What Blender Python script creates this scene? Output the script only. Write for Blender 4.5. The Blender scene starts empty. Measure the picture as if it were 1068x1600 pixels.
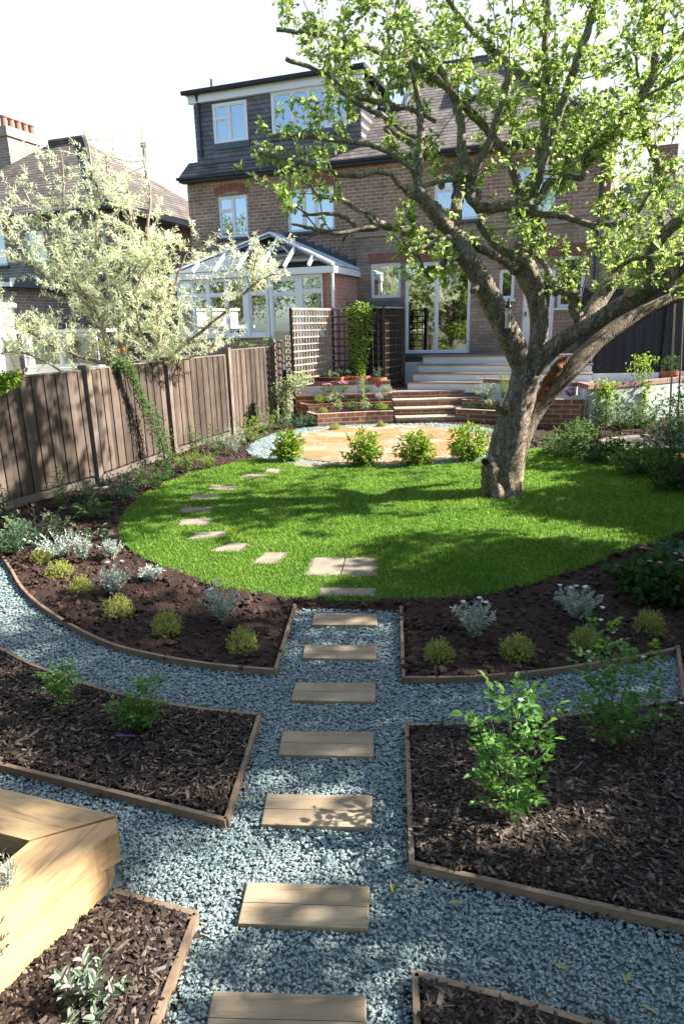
import bpy, math, random
import numpy as np
from mathutils import Vector, Matrix
from mathutils.geometry import tessellate_polygon
rng = np.random.default_rng(7)
random.seed(7)
PI = math.pi
# ---------------------------------------------------------------- camera, sky, sun
H = 2.4; FPX = 1040.; HY = 507.; ROLL = .024          # eye height, focal length and horizon in photo pixels
_p = math.atan((800-HY)/FPX)
_F = np.array([0, math.cos(_p), -math.sin(_p)])
_R0 = np.array([1., 0, 0]); _U0 = np.array([0, math.sin(_p), math.cos(_p)])
_R = math.cos(ROLL)*_R0 - math.sin(ROLL)*_U0
_U = math.sin(ROLL)*_R0 + math.cos(ROLL)*_U0
_O = np.array([0, 0, H])
scene = bpy.context.scene
COL = scene.collection
cam = bpy.data.objects.new('camera', bpy.data.cameras.new('camera'))
COL.objects.link(cam)
cam.data.sensor_fit = 'VERTICAL'; cam.data.sensor_height = 36; cam.data.lens = 36*FPX/1600
cam.data.clip_start = .05; cam.data.clip_end = 2000
cam.matrix_world = Matrix(((_R[0], _U[0], -_F[0], 0), (_R[1], _U[1], -_F[1], 0), (_R[2], _U[2], -_F[2], H), (0, 0, 0, 1)))
scene.camera = cam
SUN_AZ = 4.; SUN_EL = 36.
sv = Vector((math.cos(math.radians(SUN_EL))*math.cos(math.radians(SUN_AZ)),
             math.cos(math.radians(SUN_EL))*math.sin(math.radians(SUN_AZ)), math.sin(math.radians(SUN_EL))))
world = bpy.data.worlds.new('World'); scene.world = world; world.use_nodes = True
wn = world.node_tree.nodes; wl = world.node_tree.links
sky = wn.new('ShaderNodeTexSky'); sky.sky_type = 'NISHITA'; sky.sun_disc = False
sky.sun_elevation = math.radians(SUN_EL); sky.sun_rotation = math.radians(90-SUN_AZ)
sky.air_density = 1.0; sky.dust_density = 1.2; sky.ozone_density = 2.5
wn['Background'].inputs['Strength'].default_value = .085
# thin bright haze cloud over the sky beyond the houses
_tc = wn.new('ShaderNodeTexCoord'); _nz = wn.new('ShaderNodeTexNoise'); _nz.inputs['Scale'].default_value = 1.3; _nz.inputs['Detail'].default_value = 6
_cr = wn.new('ShaderNodeValToRGB'); _cr.color_ramp.elements[0].position = .30; _cr.color_ramp.elements[1].position = .52
_mx = wn.new('ShaderNodeMix'); _mx.data_type = 'RGBA'; _mx.inputs[7].default_value = (3.6, 3.75, 3.75, 1)
_mp = wn.new('ShaderNodeMapping'); _mp.inputs['Location'].default_value = (.35, .2, 0); _mp.inputs['Scale'].default_value = (1, 1, 2.2)
wl.new(_tc.outputs['Generated'], _mp.inputs[0]); wl.new(_mp.outputs[0], _nz.inputs['Vector']); wl.new(_nz.outputs[0], _cr.inputs[0])
_sx = wn.new('ShaderNodeSeparateXYZ'); _mr = wn.new('ShaderNodeMapRange'); _mr.inputs['From Min'].default_value = .1; _mr.inputs['From Max'].default_value = .55
_mm = wn.new('ShaderNodeMath'); _mm.operation = 'MULTIPLY'
wl.new(_tc.outputs['Generated'], _sx.inputs[0]); wl.new(_sx.outputs[1], _mr.inputs['Value']); _mz = wn.new('ShaderNodeMapRange'); _mz.inputs['From Min'].default_value = .22; _mz.inputs['From Max'].default_value = .42; _mz.inputs['To Min'].default_value = 1; _mz.inputs['To Max'].default_value = .72
_m2 = wn.new('ShaderNodeMath'); _m2.operation = 'MULTIPLY'; wl.new(_sx.outputs[2], _mz.inputs['Value']); wl.new(_mz.outputs[0], _m2.inputs[0]); wl.new(_mr.outputs[0], _m2.inputs[1]); wl.new(_m2.outputs[0], _mm.inputs[0]); wl.new(_cr.outputs[0], _mm.inputs[1])
wl.new(_mm.outputs[0], _mx.inputs[0]); wl.new(sky.outputs[0], _mx.inputs[6]); wl.new(_mx.outputs[2], wn['Background'].inputs['Color'])
sun = bpy.data.objects.new('sun', bpy.data.lights.new('sun', 'SUN')); COL.objects.link(sun)
sun.data.energy = 5.0; sun.data.angle = math.radians(.6); sun.data.color = (1, .95, .88)
sun.rotation_euler = sv.to_track_quat('Z', 'Y').to_euler()
scene.view_settings.view_transform = 'Standard'; scene.view_settings.look = 'None'
scene.view_settings.gamma = 1; scene.view_settings.exposure = 1.9
scene.cycles.max_bounces = 8; scene.cycles.transparent_max_bounces = 12
scene.cycles.caustics_reflective = False; scene.cycles.caustics_refractive = False
scene.cycles.use_denoising = True
scene.cycles.sample_clamp_indirect = 6

def ray(x, y): return _F + (x-534)/FPX*_R - (y-800)/FPX*_U
def G(x, y, z=0.):
    d = ray(x, y); return _O + d*((z-H)/d[2])
def A(x, y, Y):
    d = ray(x, y); return _O + d*(Y/d[1])
def proj(P):
    v = np.asarray(P, float)-_O; d = v@_F
    d = np.where(d < .05, .05, d)
    return 534+FPX*(v@_R)/d, 800-FPX*(v@_U)/d
# ---------------------------------------------------------------- materials
MATS = {}
class NT:
    def __init__(s, name):
        s.m = bpy.data.materials.new(name); s.m.use_nodes = True
        s.t = s.m.node_tree; s.n = s.t.nodes; s.b = s.n['Principled BSDF']; s.out = s.n['Material Output']
    def add(s, typ, **kw):
        n = s.n.new('ShaderNode'+typ)
        for k, v in kw.items(): setattr(n, k, v)
        return n
    def link(s, a, b): s.t.links.new(a, b)
    def coord(s, scale=(1, 1, 1), rot=(0, 0, 0)):
        tc = s.add('TexCoord'); mp = s.add('Mapping')
        mp.inputs['Scale'].default_value = scale; mp.inputs['Rotation'].default_value = rot
        s.link(tc.outputs['Object'], mp.inputs['Vector']); return mp.outputs['Vector']
    def noise(s, vec, scale, detail=4, rough=.6, dist=0):
        n = s.add('TexNoise'); n.inputs['Scale'].default_value = scale; n.inputs['Detail'].default_value = detail
        n.inputs['Roughness'].default_value = rough; n.inputs['Distortion'].default_value = dist
        if vec is not None: s.link(vec, n.inputs['Vector'])
        return n.outputs['Fac']
    def ramp(s, fac, stops):
        r = s.add('ValToRGB'); e = r.color_ramp.elements
        while len(e) < len(stops): e.new(.5)
        for el, (p, c) in zip(e, stops): el.position = p; el.color = (*c, 1) if len(c) == 3 else c
        s.link(fac, r.inputs['Fac']); return r.outputs['Color']
    def mix(s, fac, a, b, mode='MIX'):
        m = s.add('Mix', data_type='RGBA', blend_type=mode)
        for sock, v in ((m.inputs['Factor'], fac), (m.inputs['A'], a), (m.inputs['B'], b)):
            pass
        def put(sock, v):
            if hasattr(v, 'links') or hasattr(v, 'is_linked'): s.link(v, sock)
            elif isinstance(v, (int, float)): sock.default_value = v
            else: sock.default_value = (*v, 1)
        put(m.inputs[0], fac); put(m.inputs[6], a); put(m.inputs[7], b)
        return m.outputs[2]
    def bump(s, h, strength=.4, dist=.02):
        b = s.add('Bump'); b.inputs['Strength'].default_value = strength; b.inputs['Distance'].default_value = dist
        s.link(h, b.inputs['Height']); s.link(b.outputs[0], s.b.inputs['Normal']); return b
    def col(s, c): s.link(c, s.b.inputs['Base Color'])
    def rough(s, v): s.b.inputs['Roughness'].default_value = v
    def spec(s, v): s.b.inputs['Specular IOR Level'].default_value = v

def simple(name, c1, c2=None, scale=3, rough=.7, bump=.2, bscale=40, bdist=.01, stretch=(1, 1, 1), island=0, metal=0, spec=.35):
    if name in MATS: return MATS[name]
    t = NT(name); c2 = c2 or tuple(x*.7 for x in c1)
    v = t.coord(stretch)
    c = t.ramp(t.noise(v, scale, 5), [(.3, c1), (.7, c2)])
    if island:
        g = t.add('NewGeometry')
        k = t.ramp(g.outputs['Random Per Island'], [(0, (1-island,)*3), (1, (1+island*.6,)*3)])
        c = t.mix(1., c, k, 'MULTIPLY')
    t.col(c); t.rough(rough); t.spec(spec); t.b.inputs['Metallic'].default_value = metal
    if bump: t.bump(t.noise(v, bscale, 4), bump, bdist)
    MATS[name] = t.m; return t.m

def leafmat(name, cols, trans=.45, rough=.55, spec=.3):
    """foliage: colour varies leaf by leaf; light passes through"""
    if name in MATS: return MATS[name]
    t = NT(name); g = t.add('NewGeometry')
    n = len(cols); c = t.ramp(g.outputs['Random Per Island'], [(i/(n-1), cc) for i, cc in enumerate(cols)])
    t.col(c); t.rough(rough); t.spec(spec)
    tr = t.add('BsdfTranslucent'); mx = t.add('MixShader'); mx.inputs[0].default_value = trans
    hs = t.add('HueSaturation'); hs.inputs['Hue'].default_value = .49; hs.inputs['Saturation'].default_value = 1.1; hs.inputs['Value'].default_value = 1.25
    t.link(c, hs.inputs['Color']); t.link(hs.outputs[0], tr.inputs['Color'])
    t.link(t.b.outputs[0], mx.inputs[1]); t.link(tr.outputs[0], mx.inputs[2]); t.link(mx.outputs[0], t.out.inputs['Surface'])
    MATS[name] = t.m; return t.m

def brickmat(name, c1, c2, mortar, bw=.27, bh=.088, ms=.012, stain=.35, vert=False, offset=.5, bump=.5):
    if name in MATS: return MATS[name]
    t = NT(name); tc = t.add('TexCoord'); sp = t.add('SeparateXYZ'); t.link(tc.outputs['Object'], sp.inputs[0])
    ad = t.add('Math', operation='ADD'); t.link(sp.outputs[0], ad.inputs[0]); t.link(sp.outputs[1], ad.inputs[1])
    cb = t.add('CombineXYZ')
    t.link(ad.outputs[0], cb.inputs[0 if not vert else 0]); t.link(sp.outputs[2], cb.inputs[1])
    br = t.add('TexBrick'); t.link(cb.outputs[0], br.inputs['Vector'])
    br.inputs['Scale'].default_value = 1; br.inputs['Brick Width'].default_value = bw; br.inputs['Row Height'].default_value = bh
    br.inputs['Mortar Size'].default_value = ms; br.inputs['Mortar Smooth'].default_value = .2; br.inputs['Bias'].default_value = -.1
    br.offset = offset
    br.inputs['Color1'].default_value = (*c1, 1); br.inputs['Color2'].default_value = (*c2, 1); br.inputs['Mortar'].default_value = (*mortar, 1)
    n = t.noise(tc.outputs['Object'], 1.1, 5)
    c = t.mix(1., br.outputs['Color'], t.ramp(n, [(.3, (1-stain,)*3), (.7, (1.15,)*3)]), 'MULTIPLY')
    n2 = t.noise(tc.outputs['Object'], 14, 3)
    c = t.mix(1., c, t.ramp(n2, [(.3, (.75,)*3), (.7, (1.2,)*3)]), 'MULTIPLY')
    t.col(c); t.rough(.85); t.spec(.2)
    iv = t.add('Math', operation='SUBTRACT'); iv.inputs[0].default_value = 1.; t.link(br.outputs['Fac'], iv.inputs[1])
    ml = t.add('Math', operation='ADD'); t.link(iv.outputs[0], ml.inputs[0])
    m2 = t.add('Math', operation='MULTIPLY'); m2.inputs[1].default_value = .5; t.link(n2, m2.inputs[0]); t.link(m2.outputs[0], ml.inputs[1])
    t.bump(ml.outputs[0], bump, .012)
    MATS[name] = t.m; return t.m

def glassmat(name, tint=(.75, .82, .85), fac=.3, dust=0.):
    if name in MATS: return MATS[name]
    t = NT(name); tr = t.add('BsdfTransparent'); tr.inputs[0].default_value = (*tint, 1)
    gl = t.add('BsdfGlossy'); gl.inputs['Roughness'].default_value = .02; gl.inputs['Color'].default_value = (.95, 1, 1, 1)
    lw = t.add('LayerWeight'); lw.inputs['Blend'].default_value = .35
    mp = t.add('MapRange'); mp.inputs['To Min'].default_value = fac; mp.inputs['To Max'].default_value = 1.
    t.link(lw.outputs['Fresnel'], mp.inputs['Value'])
    mx = t.add('MixShader'); t.link(mp.outputs[0], mx.inputs[0]); t.link(tr.outputs[0], mx.inputs[1]); t.link(gl.outputs[0], mx.inputs[2])
    n = t.noise(t.coord(), 3, 2); b = t.add('Bump'); b.inputs['Strength'].default_value = .02; b.inputs['Distance'].default_value = .002
    t.link(n, b.inputs['Height']); t.link(b.outputs[0], gl.inputs['Normal'])
    t.link(mx.outputs[0], t.out.inputs['Surface']); MATS[name] = t.m; return t.m

def tilemat(name, c1, c2, row=.115, width=.19, stain=.5, dark=.25):
    if name in MATS: return MATS[name]
    t = NT(name); tc = t.add('TexCoord'); sp = t.add('SeparateXYZ'); t.link(tc.outputs['Object'], sp.inputs[0])
    ad = t.add('Math', operation='ADD'); t.link(sp.outputs[0], ad.inputs[0]); t.link(sp.outputs[1], ad.inputs[1])
    # courses follow height, so they run level on every slope
    cb = t.add('CombineXYZ'); t.link(sp.outputs[0], cb.inputs[0]); t.link(sp.outputs[2], cb.inputs[1])
    br = t.add('TexBrick'); t.link(cb.outputs[0], br.inputs['Vector']); br.inputs['Scale'].default_value = 1
    br.inputs['Brick Width'].default_value = width; br.inputs['Row Height'].default_value = row; br.inputs['Mortar Size'].default_value = .004
    br.inputs['Color1'].default_value = (*c1, 1); br.inputs['Color2'].default_value = (*c2, 1); br.inputs['Mortar'].default_value = (c2[0]*.3, c2[1]*.3, c2[2]*.3, 1)
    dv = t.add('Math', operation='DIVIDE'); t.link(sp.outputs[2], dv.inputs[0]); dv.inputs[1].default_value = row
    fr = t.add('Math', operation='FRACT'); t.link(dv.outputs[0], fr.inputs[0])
    n = t.noise(tc.outputs['Object'], 1.6, 6)
    c = t.mix(1., br.outputs['Color'], t.ramp(n, [(.3, (1-stain,)*3), (.7, (1.25,)*3)]), 'MULTIPLY')
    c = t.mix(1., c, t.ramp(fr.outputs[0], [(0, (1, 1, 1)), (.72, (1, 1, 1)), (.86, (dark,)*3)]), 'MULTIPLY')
    t.col(c); t.rough(.8); t.spec(.2)
    iv = t.add('Math', operation='SUBTRACT'); iv.inputs[0].default_value = 1.; t.link(fr.outputs[0], iv.inputs[1])
    t.bump(iv.outputs[0], .8, .03); MATS[name] = t.m; return t.m

M_brick = brickmat('dark_brick', (.40, .225, .155), (.25, .15, .11), (.46, .39, .31), bw=.27, bh=.095, ms=.014)
M_brickb = brickmat('brown_brick', (.38, .275, .21), (.28, .20, .155), (.20, .165, .14), bw=.28, bh=.092, ms=.008)
M_brickn = brickmat('neighbour_brick', (.34, .255, .2), (.22, .165, .135), (.42, .37, .32), bw=.27, bh=.095, ms=.014)
M_brickred = brickmat('new_red_brick', (.30, .13, .075), (.19, .08, .05), (.40, .33, .26), bw=.27, bh=.11, ms=.013, stain=.3)
M_brickpink = brickmat('pink_brick', (.42, .22, .17), (.33, .17, .14), (.4, .3, .25), bw=.27, bh=.095, ms=.01)
M_arch = brickmat('red_arch_brick', (.32, .115, .085), (.24, .09, .07), (.25, .17, .13), bw=.09, bh=.32, ms=.012, offset=0)
M_coping = brickmat('brick_on_edge', (.33, .17, .13), (.22, .12, .10), (.38, .34, .3), bw=.095, bh=.6, ms=.013, offset=0)
M_tile = tilemat('clay_roof_tile', (.24, .20, .17), (.14, .12, .105))
M_tilenb = tilemat('neighbour_roof_tile', (.20, .165, .14), (.12, .10, .088))
M_pot = simple('weathered_pot', (.33, .17, .12), (.24, .13, .10), 6, .8, .1)
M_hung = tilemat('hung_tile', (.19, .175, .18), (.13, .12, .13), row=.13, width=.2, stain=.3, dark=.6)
M_white = simple('white_upvc', (.80, .81, .82), (.74, .75, .77), 2, .3, .02, spec=.5)
M_render = simple('white_render', (.82, .82, .82), (.70, .71, .71), 2.2, .85, .25, 30)
M_sage = simple('sage_render', (.43, .46, .40), (.36, .40, .35), 2.0, .85, .2, 30)
M_lead = simple('lead_grey', (.085, .11, .13), (.06, .08, .10), 4, .5, .1)
M_black = simple('black_stain', (.012, .012, .016), (.022, .022, .028), 5, .6, .2, 30, stretch=(1, 1, .1))
M_darktim = simple('dark_stained_timber', (.030, .022, .018), (.05, .036, .028), 6, .55, .2, 30)
M_gutter = simple('black_gutter', (.02, .025, .035), (.03, .035, .045), 5, .35, .05)
M_glass = glassmat('window_glass'); M_glassd = glassmat('door_glass', (.55, .6, .55), .42)
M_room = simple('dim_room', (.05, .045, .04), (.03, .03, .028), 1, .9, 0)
M_curtain = simple('net_curtain', (.62, .63, .58), (.5, .52, .48), 14, .9, .4, 18, stretch=(1, 1, .05))
M_terr = simple('terracotta', (.42, .14, .06), (.34, .11, .05), 4, .75, .1)
M_stone = simple('sandstone', (.40, .34, .27), (.27, .22, .17), 3, .8, .25, 25)
M_slate = simple('slate_tread', (.17, .15, .14), (.28, .22, .18), 3, .7, .25, 25)
M_conc = simple('concrete', (.42, .38, .33), (.30, .27, .23), 6, .9, .3, 60)
M_gboard = simple('gravel_board_timber', (.17, .135, .11), (.10, .08, .065), 6, .9, .3, 60)
M_cream = simple('cream_board', (.78, .74, .64), (.7, .66, .56), 2, .6, .05)
M_clad = simple('vertical_cladding', (.42, .34, .22), (.30, .24, .15), 7, .7, .3, 30, stretch=(6, 6, .5))

def woodmat(name, c1, c2, grain=(1, 12, 12), rough=.6, island=.12, rot=0):
    t = NT(name); v = t.coord((1, 1, 1), (0, 0, rot)) if rot else None   # grain runs along the timber
    if rot:
        mp = t.add('Mapping'); mp.inputs['Scale'].default_value = grain; t.link(v, mp.inputs['Vector']); v = mp.outputs['Vector']
    else: v = t.coord(grain)
    f = t.noise(v, 3.2, 6, .65, 1.2)
    c = t.ramp(f, [(.25, c2), (.5, c1), (.75, tuple(x*1.12 for x in c1))])
    big = t.noise(t.coord(), 2.3, 3)
    c = t.mix(1., c, t.ramp(big, [(.35, (.72, .68, .66)), (.65, (1.1, 1.1, 1.1))]), 'MULTIPLY')
    g = t.add('NewGeometry'); k = t.ramp(g.outputs['Random Per Island'], [(0, (1-island,)*3), (1, (1+island,)*3)])
    c = t.mix(1., c, k, 'MULTIPLY')
    t.col(c); t.rough(rough); t.spec(.3); t.bump(f, .35, .008); MATS[name] = t.m; return t.m
M_oak = woodmat('sleeper_wood', (.48, .325, .165), (.25, .16, .08), grain=(1.2, 10, 10), rot=math.radians(18))
M_oak2 = woodmat('sleeper_wood_side', (.48, .325, .165), (.25, .16, .08), grain=(1.2, 10, 10), rot=math.radians(-66))
M_pad = woodmat('pad_wood', (.35, .275, .18), (.22, .165, .105))
M_edge = woodmat('edging_wood', (.25, .18, .12), (.155, .112, .075), grain=(6, 6, 6))
M_fence = woodmat('fence_wood', (.092, .068, .052), (.046, .034, .026), grain=(9, 9, .7), rough=.8, island=.55)
M_post = woodmat('fence_post_wood', (.19, .155, .125), (.12, .098, .08), grain=(8, 8, .6), rough=.8)
M_trel_sunlit = woodmat('trellis_wood_sunlit', (.36, .30, .25), (.20, .165, .14), grain=(4, 4, 4), rough=.5)  # dark-stained trellis paled, sun glare put into the wood colour

def barkmat():
    t = NT('apple_bark'); v = t.coord((1, 1, .45))
    vo = t.add('TexVoronoi', feature='DISTANCE_TO_EDGE'); vo.inputs['Scale'].default_value = 26
    nz = t.noise(v, 9, 5); mv = t.add('VectorMath', operation='ADD')
    t.link(v, mv.inputs[0])
    cmb = t.add('CombineXYZ'); sc = t.add('Math', operation='MULTIPLY'); sc.inputs[1].default_value = .12; t.link(nz, sc.inputs[0])
    for i in range(3): t.link(sc.outputs[0], cmb.inputs[i])
    t.link(cmb.outputs[0], mv.inputs[1]); t.link(mv.outputs[0], vo.inputs['Vector'])
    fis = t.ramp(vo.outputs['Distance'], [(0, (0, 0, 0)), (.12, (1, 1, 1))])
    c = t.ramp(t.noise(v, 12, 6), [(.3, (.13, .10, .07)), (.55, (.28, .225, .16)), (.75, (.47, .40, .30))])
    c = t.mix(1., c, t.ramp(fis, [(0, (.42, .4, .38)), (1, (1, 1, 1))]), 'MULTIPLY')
    # algae and lichen sit on the upper limbs
    sp = t.add('SeparateXYZ'); t.link(t.coord(), sp.inputs[0])
    mr = t.add('MapRange'); mr.inputs['From Min'].default_value = 2.4; mr.inputs['From Max'].default_value = 4.2; t.link(sp.outputs[2], mr.inputs['Value'])
    ln = t.ramp(t.noise(t.coord(), 5, 5), [(.35, (0, 0, 0)), (.6, (1, 1, 1))])
    mm = t.add('Math', operation='MULTIPLY'); t.link(mr.outputs[0], mm.inputs[0]); t.link(ln, mm.inputs[1])
    m3 = t.add('Math', operation='MULTIPLY'); m3.inputs[1].default_value = .6; t.link(mm.outputs[0], m3.inputs[0])
    c = t.mix(m3.outputs[0], c, (.24, .25, .15))
    t.col(c); t.rough(.85); t.spec(.25)
    h = t.mix(.5, fis, t.noise(v, 30, 5)); t.bump(h, .85, .025)
    return t.m
M_bark = barkmat()
M_hollow = simple('hollow_heartwood', (.20, .085, .028), (.08, .035, .014), 6, .9, .6, 12, .03, stretch=(1, 1, .3))
M_cutwood = simple('sawn_cut_wood', (.42, .29, .16), (.3, .2, .11), 9, .8, .2)
M_twig = simple('twig_bark', (.11, .085, .055), (.16, .13, .09), 12, .8, .3)
M_greenstem = simple('green_stem', (.10, .14, .05), (.13, .12, .06), 12, .6, .1)
L_apple = leafmat('apple_leaf', [(.13, .225, .045), (.24, .35, .08), (.35, .455, .15), (.52, .58, .30)], .6)
L_willow = leafmat('pale_narrow_leaf', [(.52, .57, .34), (.70, .74, .52), (.84, .87, .70)], .6)
L_choisya = leafmat('bright_shrub_leaf', [(.12, .20, .03), (.22, .34, .05), (.34, .45, .09)], .4)
L_dark = leafmat('dark_leaf', [(.03, .07, .02), (.05, .11, .03), (.08, .15, .04)], .35)
L_mid = leafmat('mid_leaf', [(.06, .13, .03), (.10, .19, .05), (.15, .25, .07)], .4)
L_rose = leafmat('rose_leaf', [(.06, .16, .035), (.11, .25, .05), (.20, .36, .08)], .45, rough=.4)
L_mound = leafmat('yellow_green_sprig', [(.22, .25, .05), (.34, .37, .09), (.48, .50, .17)], .35)
L_silver = leafmat('silver_leaf', [(.33, .40, .34), (.44, .50, .44), (.56, .60, .55)], .25)
L_sage = leafmat('sage_leaf', [(.14, .20, .13), (.22, .28, .19), (.28, .22, .22)], .3)
L_blue = leafmat('blue_green_leaf', [(.05, .12, .07), (.09, .18, .10), (.14, .24, .14)], .35)
L_olive = leafmat('olive_tree_leaf', [(.08, .11, .02), (.16, .20, .04), (.24, .28, .07)], .45)
L_vari = leafmat('variegated_leaf', [(.16, .26, .08), (.36, .42, .22), (.5, .54, .34)], .35)
P_white = leafmat('white_petal', [(.75, .75, .72), (.85, .85, .80)], .3)
P_pink = leafmat('pink_petal', [(.60, .22, .38), (.75, .40, .55)], .3)
P_purple = leafmat('purple_petal', [(.32, .06, .42), (.45, .12, .55)], .3)
P_orange = leafmat('orange_petal', [(.8, .28, .02), (.9, .45, .03)], .3)
P_bronze = leafmat('bronze_leaf', [(.30, .14, .08), (.42, .25, .14), (.5, .33, .2)], .3)

def gravelmat():
    t = NT('slate_chipping'); g = t.add('NewGeometry')
    c = t.ramp(g.outputs['Random Per Island'], [(0, (.15, .205, .205)), (.35, (.20, .265, .262)), (.7, (.25, .315, .305)), (.94, (.33, .385, .37)), (1, (.27, .23, .19))])
    t.col(c); t.rough(.6); t.spec(.35); t.bump(t.noise(t.coord(), 120, 3), .2, .004); MATS['slate_chipping'] = t.m; return t.m
M_grav = gravelmat()
M_gravbase = simple('gravel_bed', (.165, .22, .22), (.12, .16, .16), 55, .9, .8, 70, .02)
def chipmat(name, cols):
    t = NT(name); g = t.add('NewGeometry'); n = len(cols)
    c = t.ramp(g.outputs['Random Per Island'], [(i/(n-1), cc) for i, cc in enumerate(cols)])
    f = t.noise(t.coord((1, 1, 1)), 60, 4); c = t.mix(1., c, t.ramp(f, [(.3, (.6,)*3), (.7, (1.3,)*3)]), 'MULTIPLY')
    t.col(c); t.rough(.75); t.spec(.3); t.bump(f, .4, .006); return t.m
M_chip = chipmat('bark_chip', [(.013, .008, .006), (.023, .015, .011), (.042, .027, .019), (.07, .047, .034), (.19, .15, .115)])
M_soil = simple('garden_soil', (.056, .028, .018), (.026, .014, .010), 9, .95, 1., 45, .03)
M_clod = chipmat('soil_clod', [(.022, .012, .008), (.046, .024, .016), (.075, .042, .028)])
def grassmat():
    t = NT('grass_blade'); g = t.add('NewGeometry')
    c = t.ramp(g.outputs['Random Per Island'], [(0, (.07, .17, .016)), (.5, (.17, .335, .035)), (.86, (.31, .50, .08)), (1, (.50, .50, .22))])
    big = t.noise(t.coord(), 1.3, 4); c = t.mix(1., c, t.ramp(big, [(.3, (.72, .84, .72)), (.7, (1.2, 1.1, 1))]), 'MULTIPLY')
    t.col(c); t.rough(.5); t.spec(.3)
    tr = t.add('BsdfTranslucent'); mx = t.add('MixShader'); mx.inputs[0].default_value = .52
    t.link(c, tr.inputs['Color']); t.link(t.b.outputs[0], mx.inputs[1]); t.link(tr.outputs[0], mx.inputs[2]); t.link(mx.outputs[0], t.out.inputs['Surface'])
    return t.m
M_grass = grassmat()
M_turf = simple('turf_base', (.06, .11, .012), (.045, .08, .012), 20, .95, .6, 60, .02)
M_earth = simple('open_ground', (.10, .11, .05), (.07, .06, .035), 1.2, .95, .5, 12, .03)
def pavemat():
    t = NT('sandstone_paving'); tc = t.add('TexCoord')
    br = t.add('TexBrick'); t.link(tc.outputs['Object'], br.inputs['Vector']); br.inputs['Scale'].default_value = 1
    br.inputs['Brick Width'].default_value = .75; br.inputs['Row Height'].default_value = .5; br.inputs['Mortar Size'].default_value = .012
    br.inputs['Color1'].default_value = (.28, .16, .08, 1); br.inputs['Color2'].default_value = (.40, .31, .22, 1); br.inputs['Mortar'].default_value = (.32, .26, .2, 1)  # slabs vary; the pale tone also has sun gleam put into it
    br.offset = .37; br.squash = .7; br.squash_frequency = 3
    n = t.noise(tc.outputs['Object'], 1.1, 5, .6, .8)
    wet = t.mix(t.noise(tc.outputs['Object'], 6, 4), (.27, .12, .035), (.34, .18, .07))
    c = t.mix(t.ramp(n, [(.44, (0, 0, 0)), (.53, (1, 1, 1))]), br.outputs['Color'], wet)
    c = t.mix(t.ramp(br.outputs['Fac'], [(.0, (0, 0, 0)), (1, (1, 1, 1))]), c, (.30, .24, .18))
    t.col(c); t.rough(.7); t.bump(br.outputs['Fac'], -.4, .01); return t.m
M_pave = pavemat()
M_hole = simple('knot_hole', (.02, .015, .01), (.03, .022, .015), 5, .95, .2)

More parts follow.
